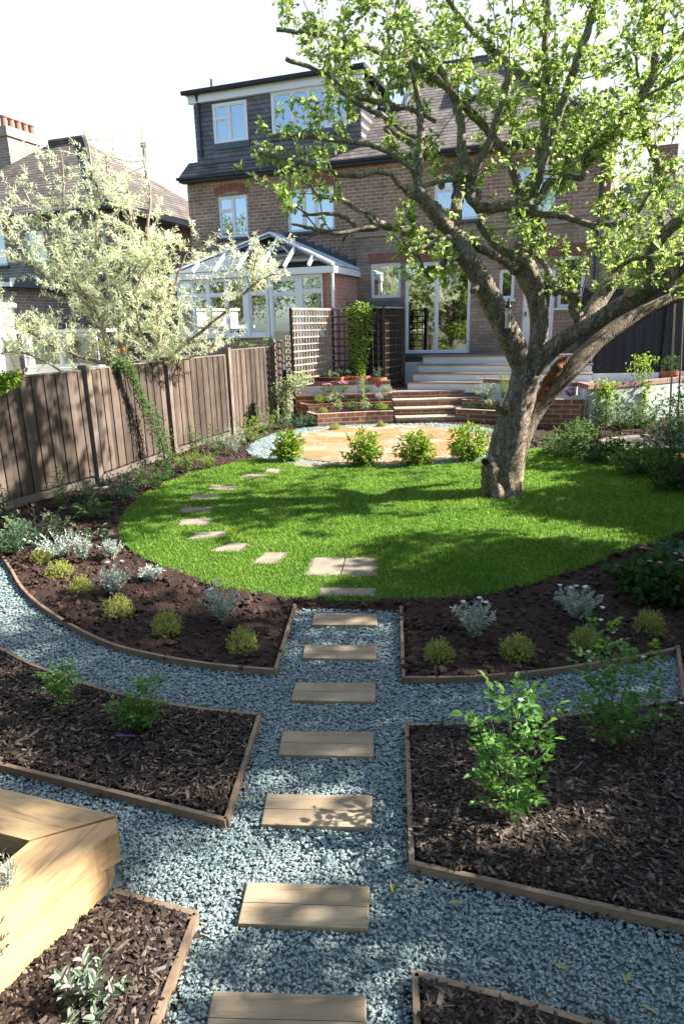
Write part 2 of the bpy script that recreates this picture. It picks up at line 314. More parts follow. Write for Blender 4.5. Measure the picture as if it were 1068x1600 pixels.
# ---------------------------------------------------------------- mesh builder
class MB:
    def __init__(s): s.v = []; s.f = []; s.n = 0
    def add(s, V, F):
        V = np.asarray(V, float).reshape(-1, 3)
        for f in (F if isinstance(F, list) else [F]):
            f = np.atleast_2d(np.asarray(f, int))
            if f.size: s.f.append(f+s.n)
        s.v.append(V); s.n += len(V); return s
    def box(s, x0, x1, y0, y1, z0, z1, rz=0, o=(0, 0, 0)):
        V = np.array([(x, y, z) for z in (z0, z1) for x, y in ((x0, y0), (x1, y0), (x1, y1), (x0, y1))], float)
        if rz:
            c, q = math.cos(rz), math.sin(rz); V[:, :2] = V[:, :2]@np.array([[c, q], [-q, c]])
        V += np.array(o)
        return s.add(V, [(3, 2, 1, 0), (4, 5, 6, 7), (0, 1, 5, 4), (1, 2, 6, 5), (2, 3, 7, 6), (3, 0, 4, 7)])
    def bar(s, a, b, w, h=None, up=(0, 0, 1)):
        """square bar from a to b"""
        a, b = np.array(a, float), np.array(b, float); h = h or w
        d = b-a; d /= np.linalg.norm(d); u = np.array(up, float)
        if abs(d@u) > .98: u = np.array([0, 1., 0])
        r = np.cross(d, u); r /= np.linalg.norm(r); u = np.cross(r, d)
        V = [p+r*sx*w/2+u*sz*h/2 for p in (a, b) for sx, sz in ((-1, -1), (1, -1), (1, 1), (-1, 1))]
        return s.add(V, [(0, 1, 2, 3), (7, 6, 5, 4), (0, 4, 5, 1), (1, 5, 6, 2), (2, 6, 7, 3), (3, 7, 4, 0)])
    def tube(s, P, R, k=8, wob=0, cap=True, flat=1.):
        P = np.asarray(P, float); n = len(P); R = np.broadcast_to(np.asarray(R, float), (n,))
        T = np.gradient(P, axis=0); T /= np.linalg.norm(T, axis=1)[:, None]+1e-9
        ref = np.array([0, 0, 1.]) if abs(T[0][2]) < .9 else np.array([0, 1., 0])
        u = np.cross(T[0], ref); u /= np.linalg.norm(u); V = []
        for i in range(n):
            u = u-T[i]*(u@T[i]); u /= np.linalg.norm(u); w = np.cross(T[i], u)
            a = np.arange(k)*2*PI/k
            rr = R[i]*(1+(rng.normal(0, wob, k) if wob else 0))
            V.append(P[i]+np.outer(np.cos(a)*rr, u)+np.outer(np.sin(a)*rr*flat, w))
        V = np.concatenate(V); i = np.arange(n-1)[:, None]*k; j = np.arange(k)[None]; j2 = (j+1) % k
        F = np.stack([i+j, i+j2, i+k+j2, i+k+j], -1).reshape(-1, 4)
        s.add(V, [F])
        if cap:
            s.add(np.vstack([V[:k], P[0]]), [np.array([(q, k, (q+1) % k) for q in range(k)])[:, ::-1]])
            s.add(np.vstack([V[-k:], P[-1]]), [np.array([((q+1) % k, k, q) for q in range(k)])[:, ::-1]])
        return s
    def prism(s, poly, z0, z1, top=True, bottom=False):
        poly = [tuple(map(float, p[:2])) for p in poly]
        ar = sum(poly[i][0]*poly[(i+1) % len(poly)][1]-poly[(i+1) % len(poly)][0]*poly[i][1] for i in range(len(poly)))
        if ar < 0: poly = poly[::-1]
        n = len(poly)
        V = [(x, y, z0) for x, y in poly]+[(x, y, z1) for x, y in poly]
        F = [(i, (i+1) % n, n+(i+1) % n, n+i) for i in range(n)]
        s.add(V, [F])
        if top: s.cap(poly, z1)
        if bottom: s.cap(poly, z0, True)
        return s
    def cap(s, poly, z, flip=False):
        tri = tessellate_polygon([[Vector((x, y, 0)) for x, y in poly]])
        T = []
        for a, b, c in tri:
            pa, pb, pc = poly[a], poly[b], poly[c]
            cr = (pb[0]-pa[0])*(pc[1]-pa[1])-(pb[1]-pa[1])*(pc[0]-pa[0])
            T.append((a, b, c) if (cr > 0) != flip else (a, c, b))
        return s.add([(x, y, z) for x, y in poly], [T])
    def ribbon(s, P, w, z0, z1, closed=False):
        """upright board of width w following a line on the ground, mitred"""
        P = np.array([p[:2] for p in P], float); n = len(P); L = []; Rr = []
        for i in range(n):
            a = P[i]-P[i-1] if (i or closed) else P[1]-P[0]
            b = P[(i+1) % n]-P[i] if (i < n-1 or closed) else P[-1]-P[-2]
            a /= np.linalg.norm(a); b /= np.linalg.norm(b)
            na = np.array([-a[1], a[0]]); nb = np.array([-b[1], b[0]]); m = na+nb; m /= np.linalg.norm(m)
            k = w/2/max(.4, m@na); L.append(P[i]+m*k); Rr.append(P[i]-m*k)
        z0 = np.broadcast_to(z0, (n,)); z1 = np.broadcast_to(z1, (n,))
        V = [];
        for i in range(n): V += [(*Rr[i], z0[i]), (*L[i], z0[i]), (*L[i], z1[i]), (*Rr[i], z1[i])]
        F = []
        for i in range(n if closed else n-1):
            a, b = 4*i, 4*((i+1) % n)
            for q in range(4): F.append((a+q, a+(q+1) % 4, b+(q+1) % 4, b+q))
        if not closed: F += [(3, 2, 1, 0), (4*n-4, 4*n-3, 4*n-2, 4*n-1)]
        return s.add(V, [F])
    def blob(s, c, r, k=10, wob=.1):
        c = np.array(c, float); r = np.broadcast_to(np.asarray(r, float), (3,)); rows = k//2+1; V = []
        for i in range(rows+1):
            th = PI*i/rows
            for j in range(k):
                a = 2*PI*j/k; q = 1+rng.normal(0, wob)
                V.append(c+r*q*np.array([math.sin(th)*math.cos(a), math.sin(th)*math.sin(a), math.cos(th)]))
        F = [(i*k+j, (i+1)*k+j, (i+1)*k+(j+1) % k, i*k+(j+1) % k) for i in range(rows) for j in range(k)]
        return s.add(V, [F])
    def leaves(s, P, D, N, L, W, fold=.22, droop=.15):
        P, D, N = (np.asarray(q, float).reshape(-1, 3) for q in (P, D, N)); n = len(P)
        if n == 0: return s
        L = np.broadcast_to(L, (n,))[:, None]; W = np.broadcast_to(W, (n,))[:, None]
        D = D/np.linalg.norm(D, axis=1)[:, None]; N = N-D*(N*D).sum(1)[:, None]; N /= np.linalg.norm(N, axis=1)[:, None]+1e-9
        S = np.cross(D, N)
        def at(t, w, h): return P+D*L*t+S*W*w+N*(W*h)
        V = np.stack([P, at(.3, .5, fold), at(.72, .36, fold*.6), at(1, 0, -droop), at(.72, -.36, fold*.6), at(.3, -.5, fold)], 1).reshape(-1, 3)
        b = np.arange(n)[:, None]*6
        return s.add(V, [np.vstack([b+np.array([0, 1, 2, 3]), b+np.array([0, 3, 4, 5])])])
    def build(s, name, mat, parent=None, smooth=False, loc=None):
        V = np.concatenate(s.v) if s.v else np.zeros((0, 3))
        me = bpy.data.meshes.new(name); me.vertices.add(len(V)); me.vertices.foreach_set('co', V.astype('f4').ravel())
        idx = np.concatenate([f.ravel() for f in s.f]); tot = np.concatenate([np.full(len(f), f.shape[1]) for f in s.f])
        me.loops.add(len(idx)); me.loops.foreach_set('vertex_index', idx.astype('i4'))
        me.polygons.add(len(tot)); st = np.zeros(len(tot), 'i4'); st[1:] = np.cumsum(tot)[:-1]
        me.polygons.foreach_set('loop_start', st)
        me.polygons.foreach_set('use_smooth', np.full(len(tot), bool(smooth)))
        me.materials.append(mat); me.update(calc_edges=True)
        o = bpy.data.objects.new(name, me); COL.objects.link(o)
        if parent: o.parent = parent
        if loc is not None: o.location = loc
        return o

def tag(o, label=None, cat=None, group=None, kind=None):
    for k, v in (('label', label), ('category', cat), ('group', group), ('kind', kind)):
        if v: o[k] = v
    return o
def thing(name, label, cat, loc=(0, 0, 0), rz=0, group=None):
    o = bpy.data.objects.new(name, None); COL.objects.link(o); o.location = tuple(map(float, loc)); o.rotation_euler = (0, 0, rz)
    o.empty_display_size = .1
    return tag(o, label, cat, group)
def spline(P, sub=5):
    """Catmull-Rom through the rows of P (any width)"""
    P = np.asarray(P, float); Q = np.vstack([2*P[0]-P[1], P, 2*P[-1]-P[-2]]); out = []
    for i in range(len(P)-1):
        a, b, c, d = Q[i:i+4]
        for k in range(sub):
            t = k/sub; out.append(.5*(2*b+(c-a)*t+(2*a-5*b+4*c-d)*t*t+(3*b-a-3*c+d)*t**3))
    out.append(P[-1]); return np.array(out)
def unit(n):
    v = rng.normal(size=(n, 3)); return v/np.linalg.norm(v, axis=1)[:, None]
def inpoly(P, poly):
    P = np.asarray(P); x, y = P[:, 0], P[:, 1]; poly = np.array([p[:2] for p in poly]); r = np.zeros(len(P), bool); j = len(poly)-1
    for i in range(len(poly)):
        xi, yi = poly[i]; xj, yj = poly[j]
        c = ((yi > y) != (yj > y)) & (x < (xj-xi)*(y-yi)/(yj-yi+1e-12)+xi); r ^= c; j = i
    return r
def vis(P, m=120):
    x, y = proj(P); return (x > -m) & (x < 1068+m) & (y > -m) & (y < 1600+m)

# value noise on the ground, used for heights only
_ng = rng.random((64, 64))
def vnoise(x, y, s):
    x = np.asarray(x)*s; y = np.asarray(y)*s; xi = np.floor(x).astype(int); yi = np.floor(y).astype(int); fx = x-xi; fy = y-yi
    fx = fx*fx*(3-2*fx); fy = fy*fy*(3-2*fy); g = lambda a, b: _ng[a % 64, b % 64]
    return (g(xi, yi)*(1-fx)+g(xi+1, yi)*fx)*(1-fy)+(g(xi, yi+1)*(1-fx)+g(xi+1, yi+1)*fx)*fy
# ---------------------------------------------------------------- ground, lawn, beds, gravel
def GP(pts, z=0.): return [tuple(G(x, y, z)[:2]) for x, y in pts]
ground = MB(); ground.cap([(-300, -200), (300, -200), (300, 500), (-300, 500)], -.03)
tag(ground.build('ground', M_earth), kind='structure')
EZ = .05
lawn = [tuple(q) for q in spline(GP([(462, 942), (600, 944), (700, 942), (800, 925), (880, 901), (960, 872), (1068, 836), (1110, 798), (1075, 762), (1000, 732),
        (930, 716), (870, 706), (835, 704), (760, 724), (640, 731), (540, 731), (450, 727), (395, 720), (345, 732), (300, 742), (240, 767), (203, 795), (188, 820), (190, 843),
        (210, 866), (255, 889), (330, 918), (395, 933), (462, 942)]), 4)][:-1]
A_edge = [tuple(q) for q in spline(GP([(-60, 820), (-10, 852), (15, 884), (32, 913), (60, 941), (110, 974), (170, 1003), (240, 1021), (330, 1036), (430, 1045)], EZ), 4)]
A_side = [A_edge[-1], tuple(G(461, 943, EZ)[:2])]
B_edge = [tuple(q) for q in spline(GP([(630, 1057), (730, 1056), (830, 1048), (900, 1039), (1000, 1023), (1058, 1011)], EZ), 4)]
B_side = [tuple(G(626, 946, EZ)[:2]), B_edge[0]]
B_end = GP([(1058, 1008), (1072, 1110)], EZ)
C_poly = [tuple(q) for q in spline(GP([(-160, 945), (-70, 980), (0, 1012), (50, 1037), (130, 1066), (200, 1086), (300, 1104), (405, 1115)], EZ), 3)]+GP([(353, 1279), (150, 1228), (0, 1192), (-170, 1150)], EZ)
D_poly = [tuple(q) for q in spline(GP([(635, 1131), (720, 1130), (800, 1126), (900, 1115), (1000, 1101), (1080, 1088), (1200, 1060)], EZ), 3)]+[(3.4, 2.2)]+GP([(1200, 1462), (1068, 1441), (860, 1395), (643, 1346)], EZ)
E_poly = GP([(648, 1519), (790, 1556), (940, 1602), (1010, 1640)], EZ)+[(.95, 1.2), (.18, 1.2)]
F_poly = GP([(178, 1390), (306, 1426), (238, 1604)], EZ)+[(-.78, 1.2), (-1.7, 1.2), (-1.33, 1.9)]
CX, CY = .97, 13.73
def circ(r, n=72, cx=CX, cy=CY): return [(cx+r*math.cos(2*PI*i/n), cy+r*math.sin(2*PI*i/n)) for i in range(n)]
FP = [(-6.9, 4.2), (-5.95, 6.15), (-4.95, 8.22), (-3.93, 10.5), (-3.28, 12.87), (-2.46, 15.0), (-1.66, 17.05), (-1.45, 17.75)]   # fence line
soil_poly = A_edge[::1]+[A_side[1], B_side[0]]+B_edge+[(2.35, 3.95), (2.4, 3.86), (6.2, 4.6), (6.2, 8), (6.3, 12), (9.2, 15.5), (9.5, 18), (-1.5, 18)]+[(x-.05, y) for x, y in FP[::-1][1:6]]+[(-5.6, 6.9)]
gb = MB(); gb.cap([(-9, .5), (9, .5), (9, 7.5), (-9, 7.5)], -.012); tag(gb.build('gravel_path', M_gravbase), kind='structure')
sp = MB(); sp.cap(soil_poly, -.004); tag(sp.build('soil', M_soil), kind='structure')
lt = MB(); lt.prism(lawn, -.02, .028); tag(lt.build('lawn', M_turf), kind='structure')
pg = MB(); pg.prism(circ(2.88), -.02, .012); tag(pg.build('gravel_ring', M_gravbase), kind='structure')
pv = MB(); pv.prism(circ(2.28), -.02, .035); tag(pv.build('patio', M_pave), kind='structure')

def mound(poly, z0, amp, step, name, mat, edge=.12, skip=None, bumps=.012):
    P = np.array(poly); x0, y0 = P.min(0); x1, y1 = P.max(0)
    xs = np.arange(x0, x1+step, step); ys = np.arange(y0, y1+step, step); X, Y = np.meshgrid(xs, ys); n, m = X.shape
    pts = np.c_[X.ravel(), Y.ravel()]
    # distance to outline, for the taper at the boards
    a = P; b = np.roll(P, -1, 0); d = np.full(len(pts), 9.)
    for p, q in zip(a, b):
        e = q-p; t = np.clip(((pts-p)@e)/(e@e+1e-9), 0, 1); d = np.minimum(d, np.hypot(*(pts-p-t[:, None]*e).T))
    ins = inpoly(pts, poly); d = np.where(ins, d, -d)
    tp = np.clip(d/edge, -.6, 1)
    z = z0*np.clip(tp*1.2+.15, -.6, 1)+amp*np.clip(tp, 0, 1)*(vnoise(pts[:, 0], pts[:, 1], 2.1)-.3)+bumps*np.clip(tp, 0, 1)*((vnoise(pts[:, 0], pts[:, 1], 17)-.5)+(vnoise(pts[:, 0]+9, pts[:, 1], 37)-.5))
    ok = (d > -step*1.1) & vis(np.c_[pts, z], 260)
    if skip is not None:
        for s in skip: ok &= ~inpoly(pts, s)
    i, j = np.mgrid[0:n-1, 0:m-1]; q = np.stack([i*m+j, i*m+j+1, (i+1)*m+j+1, (i+1)*m+j], -1).reshape(-1, 4)
    q = q[ok[q].all(1)]
    use = np.unique(q); remap = np.zeros(n*m, int); remap[use] = np.arange(len(use))
    mb = MB(); mb.add(np.c_[pts, z][use], [remap[q]]); o = mb.build(name, mat, smooth=True)
    return o
lawn_in = [(x*.985+.9*.015, y*.985+9.4*.015) for x, y in lawn]
tag(mound(soil_poly, .02, .05, .045, 'bed_soil', M_soil, .1, [lawn_in, circ(2.8)], .04), kind='structure')
for nm, pl in (('C', C_poly), ('D', D_poly), ('E', E_poly), ('F', F_poly)):
    tag(mound(pl, .025, .03, .05, 'bed_soil', M_soil, .08, None, .02), kind='structure')

def edging(label, runs, w=.025, z1=.048):
    t = thing('timber_edging', label, 'edging', (0, 0, 0), 0, 'timber edgings round the beds')
    for r in runs: MB().ribbon(r, w, -.02, z1).build('board', M_edge, t)
    return t
edging('curved timber edging round the soil bed with silver plants left of the path', [A_edge, A_side])
edging('timber edging round the right hand soil bed of silver and green mounds', [B_side, B_edge, B_end])
edging('timber edging round the bark bed on the left with two small roses', [C_poly[:22], [C_poly[21], C_poly[22]], C_poly[22:]])
edging('timber edging round the large bark bed on the right with two tall roses', [D_poly[:19], D_poly[20:]+[D_poly[0]]])
edging('timber edging at the bottom edge of the photo right of the pads', [E_poly[:4], [E_poly[-1], E_poly[0]]])
edging('timber edging against the raised sleeper bed, round the sage', [F_poly[:2], F_poly[1:4]])

# grass blades
def grass():
    P = np.array(lawn); lo, hi = P.min(0), P.max(0); n = 420000
    q = rng.uniform(lo, hi, (n, 2)); q = q[inpoly(q, lawn)]
    x, y = proj(np.c_[q, np.zeros(len(q))]); q = q[(x > -80) & (x < 1150)]
    # fewer where far
    q = q[rng.random(len(q)) < np.clip(1.35-q[:, 1]/16, .4, 1)]
    # longer round the trunk
    dt = np.hypot(q[:, 0]-2.3, q[:, 1]-9.1)
    for pd in PADS: q_in = inpoly(q, pd); q, dt = q[~q_in], dt[~q_in]
    q = q+rng.normal(0, .014, q.shape); m = len(q); h = rng.uniform(.02, .050, m)*(.7+.6*vnoise(q[:, 0], q[:, 1], 1.7))*(1+.9*np.exp(-(dt/.55)**2)); w = rng.uniform(.0035, .0065, m)*np.clip(q[:, 1]/8, .75, 1.5)
    a = rng.uniform(0, 2*PI, m); S = np.c_[np.cos(a), np.sin(a), np.zeros(m)]
    ln = rng.normal(0, .35, (m, 2))+.25*(np.c_[vnoise(q[:, 0], q[:, 1], 2.5), vnoise(q[:, 0]+31, q[:, 1], 2.5)]-.5); B = np.c_[q, np.full(m, .024)]
    mid = B+np.c_[ln*h[:, None]*.35, h*.55]; tip = B+np.c_[ln*h[:, None]*1.1, h]
    V = np.stack([B-S*w[:, None], B+S*w[:, None], mid+S*w[:, None]*.75, mid-S*w[:, None]*.75, tip], 1).reshape(-1, 3)
    b = np.arange(m)[:, None]*5
    mb = MB(); mb.add(V, [b+np.array([0, 1, 2, 3]), b+np.array([3, 2, 4])])
    tag(mb.build('lawn_grass', M_grass), 'fine green mown lawn grass growing round the old tree and the pads', 'grass', kind='stuff')

# icosahedron for stones
_t = (1+5**.5)/2
ICO_V = np.array([(-1, _t, 0), (1, _t, 0), (-1, -_t, 0), (1, -_t, 0), (0, -1, _t), (0, 1, _t), (0, -1, -_t), (0, 1, -_t), (_t, 0, -1), (_t, 0, 1), (-_t, 0, -1), (-_t, 0, 1)])/1.9
ICO_F = np.array([(0, 11, 5), (0, 5, 1), (0, 1, 7), (0, 7, 10), (0, 10, 11), (1, 5, 9), (5, 11, 4), (11, 10, 2), (10, 7, 6), (7, 1, 8), (3, 9, 4), (3, 4, 2), (3, 2, 6), (3, 6, 8), (3, 8, 9), (4, 9, 5), (2, 4, 11), (6, 2, 10), (8, 6, 7), (9, 8, 1)])
CUB_V = np.array([(x, y, z) for z in (-1, 1) for x, y in ((-1, -1), (1, -1), (1, 1), (-1, 1))], float)
CUB_F = np.array([(3, 2, 1, 0), (4, 5, 6, 7), (0, 1, 5, 4), (1, 2, 6, 5), (2, 3, 7, 6), (3, 0, 4, 7)])
def rots(n, tilt=PI):
    """random rotations; small tilt keeps pieces lying flat"""
    a = rng.uniform(0, 2*PI, n); t = rng.normal(0, tilt, n); b = rng.uniform(0, 2*PI, n)
    ca, sa, ct, st, cb, sb = np.cos(a), np.sin(a), np.cos(t), np.sin(t), np.cos(b), np.sin(b); z = np.zeros(n); o = z+1
    Rz = np.stack([ca, -sa, z, sa, ca, z, z, z, o], -1).reshape(-1, 3, 3); Rx = np.stack([o, z, z, z, ct, -st, z, st, ct], -1).reshape(-1, 3, 3)
    R2 = np.stack([cb, -sb, z, sb, cb, z, z, z, o], -1).reshape(-1, 3, 3)
    return R2@Rx@Rz
def scatter(mb, BV, BF, P, S, tilt, jit=.18):
    n = len(P); V = BV[None]*(1+rng.normal(0, jit, (n, len(BV), 1)))*S[:, None, :]
    V = np.einsum('nij,nkj->nki', rots(n, tilt), V)+P[:, None, :]
    mb.add(V.reshape(-1, 3), [(np.arange(n)[:, None, None]*len(BV)+BF[None]).reshape(-1, BF.shape[1])])
def pebbles():
    mb = MB()
    n = 520000; q = np.c_[rng.uniform(-5.2, 4.4, n), rng.uniform(1.0, 7.2, n)]; q = q[rng.random(n) < np.clip(1.25-q[:, 1]*.16, .3, 1)]; n = len(q)
    # keep density even; near stones must cover, far ones may thin out
    x, y = proj(np.c_[q, np.zeros(n)]); q = q[(x > -120) & (x < 1190) & (y < 1720)]
    q = q[~(inpoly(q, soil_poly))]
    for pl in (C_poly, D_poly, E_poly, F_poly, SLEEP_OUT): q = q[~inpoly(q, pl)]
    for pd in PADS: q = q[~inpoly(q, pd)]
    m = len(q); s = rng.uniform(.0043, .0082, m)*(1+.3*(rng.random(m) < .06))*np.clip(.72+q[:, 1]*.13, .9, 1.6)
    S = np.c_[s*rng.uniform(1., 1.6, m), s*rng.uniform(.7, 1.05, m), s*rng.uniform(.25, .55, m)]
    scatter(mb, ICO_V, ICO_F, np.c_[q, rng.uniform(-.006, .008, m)], S, .3, .24)
    n = 16000; a = rng.uniform(0, 2*PI, n); r = np.sqrt(rng.uniform(2.27**2, 2.9**2, n)); q = np.c_[CX+r*np.cos(a), CY+r*np.sin(a)]
    q = q[~inpoly(q, lawn)]; m = len(q); s = rng.uniform(.016, .026, m)
    scatter(mb, ICO_V, ICO_F, np.c_[q, rng.uniform(.01, .025, m)], np.c_[s, s*.8, s*.5], .4)
    tag(mb.build('slate_gravel', M_grav), 'blue grey slate chippings covering the paths', 'gravel', kind='stuff')
def chips(poly, n, label, zf=.03, big=1.):
    P = np.array(poly); lo, hi = P.min(0), P.max(0); q = rng.uniform(lo, hi, (n, 2)); q = q[inpoly(q, poly)]
    q = q[vis(np.c_[q, np.zeros(len(q))], 150)]; dd = np.full(len(q), 9.)
    for a, b in zip(P, np.roll(P, -1, 0)):
        e = b-a; u = np.clip(((q-a)@e)/(e@e+1e-9), 0, 1); dd = np.minimum(dd, np.hypot(*(q-a-u[:, None]*e).T))
    q = q[dd > .03]; m = len(q)
    L = (.004+rng.gamma(2.4, .0052, m))*big; S = np.c_[L, rng.uniform(.0025, .008, m)*big, rng.uniform(.0008, .0026, m)]
    mb = MB(); scatter(mb, CUB_V, CUB_F, np.c_[q, zf+rng.uniform(0, .03, m)], S, .33, .22)
    P2 = np.array(poly); kk = 260; ei = rng.integers(0, len(P2), kk); tt = rng.random((kk, 1)); st = P2[ei]*(1-tt)+np.roll(P2, -1, 0)[ei]*tt+rng.normal(0, .05, (kk, 2)); st = st[~inpoly(st, poly) & vis(np.c_[st, np.zeros(kk)], 50)]
    kk = len(st); scatter(mb, CUB_V, CUB_F, np.c_[st, rng.uniform(.012, .022, kk)], np.c_[rng.uniform(.005, .014, kk), rng.uniform(.002, .006, kk), np.full(kk, .0015)], .3, .22)
    k = m//5; q2 = q[rng.choice(m, k)]+rng.normal(0, .02, (k, 2)); q2 = q2[inpoly(q2, poly)]; k = len(q2); s = rng.uniform(.006, .017, k)
    scatter(mb, ICO_V, ICO_F, np.c_[q2, zf+rng.uniform(0, .025, k)], np.c_[s, s*.8, s*.5], .5, .25)
    tag(mb.build('bark_mulch', M_chip), label, 'bark mulch', kind='stuff')
def clods():
    P = np.array(soil_poly); lo, hi = P.min(0), P.max(0); q = rng.uniform(lo, (hi[0], 14), (60000, 2))
    q = q[inpoly(q, soil_poly) & ~inpoly(q, lawn)]; q = q[np.hypot(q[:, 0]-CX, q[:, 1]-CY) > 2.9]; q = q[vis(np.c_[q, np.zeros(len(q))], 60)]
    m = len(q); s = rng.gamma(2.2, .0055, m)+.003; z = .025+.05*(vnoise(q[:, 0], q[:, 1], 2.1)-.3)
    mb = MB(); scatter(mb, ICO_V, ICO_F, np.c_[q, z], np.c_[s*1.2, s, s*.7], .6, .2)
    tag(mb.build('soil_clods', M_clod), 'crumbly dark brown soil of the planting beds', 'soil', kind='stuff')

# ---------------------------------------------------------------- stepping pads
PADS = []
def pad(px, label, z=.022, mat=M_pad, cat='stepping pad', name='timber_pad', group='timber stepping pads along the gravel path', split='x', zb=-.05):
    C = [G(x, y, z)[:2] for x, y in px]; c = np.mean(C, 0); PADS.append([tuple(c+(p-c)*(1.02 if split == 'x' else .90)) for p in C])
    t = thing(name, label, cat, (c[0], c[1], 0), 0, group); C = [p-c for p in C]; TL, TR, BR, BL = C
    def quad(a, b, d, e):
        mb = MB(); V = [(*a, zb), (*b, zb), (*d, zb), (*e, zb)]; q = [a, b, d, e]; m = np.mean(q, 0); r = .006
        V += [(*p, z-r) for p in q]+[(*(p+(m-p)/np.linalg.norm(m-p)*r), z) for p in q]
        F = [(i, (i+1) % 4, 4+(i+1) % 4, 4+i) for i in range(4)]+[(4+i, 4+(i+1) % 4, 8+(i+1) % 4, 8+i) for i in range(4)]+[(8, 9, 10, 11)]
        mb.add(V, [F]); return mb
    if split == 'x':
        g = .0025; L0, L1 = TL+(BL-TL)*(.5-g), TL+(BL-TL)*(.5+g); R0, R1 = TR+(BR-TR)*(.5-g), TR+(BR-TR)*(.5+g)
        quad(BL, BR, R1, L1).build('plank', mat, t); quad(L0, R0, TR, TL).build('plank', mat, t)
    elif split == 'y':
        T0, T1 = TL+(TR-TL)*.49, TL+(TR-TL)*.51; B0, B1 = BL+(BR-BL)*.49, BL+(BR-BL)*.51
        quad(BL, B0, T0, TL).build('slab', mat, t); quad(B1, BR, TR, T1).build('slab', mat, t)
    else:
        quad(BL, BR, TR, TL).build('slab', mat, t)
    return t
TP = [([(332, 1548), (572, 1556), (572, 1640), (316, 1636)], 'timber pad cut off by the bottom edge of the photo'),
      ([(385, 1378), (577, 1384), (575, 1451), (370, 1443)], 'timber pad level with the sage bed corner, second up'),
      ([(416, 1240), (581, 1243), (580, 1293), (407, 1288)], 'timber pad with a dark stained crack, third from the bottom'),
      ([(441, 1142), (584, 1144), (583, 1182), (434, 1179)], 'timber pad between the two bark beds, fourth from the bottom'),
      ([(461, 1066), (587, 1067), (586, 1096), (454, 1094)], 'timber pad where the curved gravel path crosses, fifth from the bottom'),
      ([(476, 1007), (588, 1008), (588, 1030), (471, 1028)], 'timber pad between the two soil beds, sixth from the bottom'),
      ([(490, 958), (589, 959), (589, 977), (486, 976)], 'farthest timber pad in gravel, just short of the lawn edge')]
for p, l in TP: pad(p, l)
SG = 'paving slabs set into the lawn'
M_slab = simple('buff_slab', (.30, .25, .19), (.19, .155, .115), 5, .8, .3, 40)
pad([(499, 917), (588, 919), (588, 932), (497, 931)], 'narrow slab set in the grass at the near edge of the lawn', .036, M_slab, 'paving slab', 'lawn_slab', SG, '')
pad([(487, 870), (592, 871), (589, 900), (474, 898)], 'wide double slab with a joint down its middle, set in the lawn', .036, M_slab, 'paving slab', 'lawn_slab', SG, 'y')
CV = [[(415, 862), (455, 862), (432, 882), (392, 880)], [(362, 847), (392, 849), (378, 863), (325, 861)], [(307, 832), (357, 829), (352, 839), (290, 843)], [(283, 811), (335, 809), (328, 820), (277, 822)],
      [(284, 792), (335, 791), (328, 800), (275, 801)], [(300, 773), (346, 772), (342, 780), (293, 781)], [(330, 757), (373, 760), (366, 767), (323, 764)], [(380, 740), (420, 742), (415, 748), (373, 747)],
      [(418, 731), (441, 733), (436, 740), (412, 738)], [(463, 721), (512, 723), (507, 731), (457, 728)]]
words = ['slanting slab next to the double slab, first of the curved line across the lawn', 'second slab of the curved line of slabs', 'third slab of the curved line of slabs', 'fourth slab of the curved line, near the left lawn edge',
         'fifth slab of the curved line, near the left lawn edge', 'sixth slab of the curved line of slabs', 'seventh slab of the curved line, turning back towards the patio', 'eighth slab of the curved line of slabs', 'tiny looking slab between the grass and the patio gravel, ninth of the curved line', 'flat slab in the patio gravel beside the leftmost bright shrub']
for p, l in zip(CV, words): pad(p, l, .036, M_slab, 'paving slab', 'lawn_slab', SG, '')

# ---------------------------------------------------------------- raised sleeper bed, bottom left
SLEEP_OUT = [(-1.04, 2.51), (-1.0, 2.39), (-1.06, 2.40), (-1.29, 1.88), (-1.62, 1.2), (-3.2, 1.2), (-3.2, 3.22), (-1.67, 2.72)]
t = thing('raised_bed', 'raised bed of thick pale timber sleepers at the bottom left', 'raised bed', (-1.6, 2.2, 0))
def spr(mb, poly, z0, z1): mb.prism([(x+1.6, y-2.2) for x, y in poly], z0, z1, bottom=True); return mb
dS = np.array([-.405, -.914]); nS = np.array([.914, -.405]); o0 = np.array([-1.055, 2.405])
def sidep(d0, d1, a, b): return [tuple(o0+dS*a+nS*d0), tuple(o0+dS*b+nS*d0), tuple(o0+dS*b+nS*d1), tuple(o0+dS*a+nS*d1)]
corner = [(-1.04, 2.51), (-1.0, 2.40), (-1.02, 2.345), (-1.085, 2.33), (-1.10, 2.36), (-1.37, 2.37)]
spr(MB(), sidep(-.006, -.25, .02, 2.4), -.02, .145).build('sleeper', M_oak2, t)
spr(MB(), [(-1.04, 2.50), (-1.008, 2.41), (-1.052, 2.372), (-1.085, 2.335)]+[tuple(o0+dS*1.9), tuple(o0+dS*1.9-nS*.265), (-1.37, 2.37)], .149, .30).build('sleeper', M_oak2, t)
spr(MB(), [(-1.045, 2.515), (-1.375, 2.375), (-3.3, 2.99), (-3.3, 3.25)], .15, .302).build('sleeper', M_oak, t)
spr(MB(), [(-1.08, 2.50), (-1.08, 2.42), (-1.39, 2.36), (-3.3, 2.98), (-3.3, 3.22)], -.02, .146).build('sleeper', M_oak, t)
sm = MB(); sm.cap([(-1.36+1.6, .165), (-1.25, .79), (-1.7, -1), (.0, -1)], .2); sm.build('soil_fill', M_soil, t)

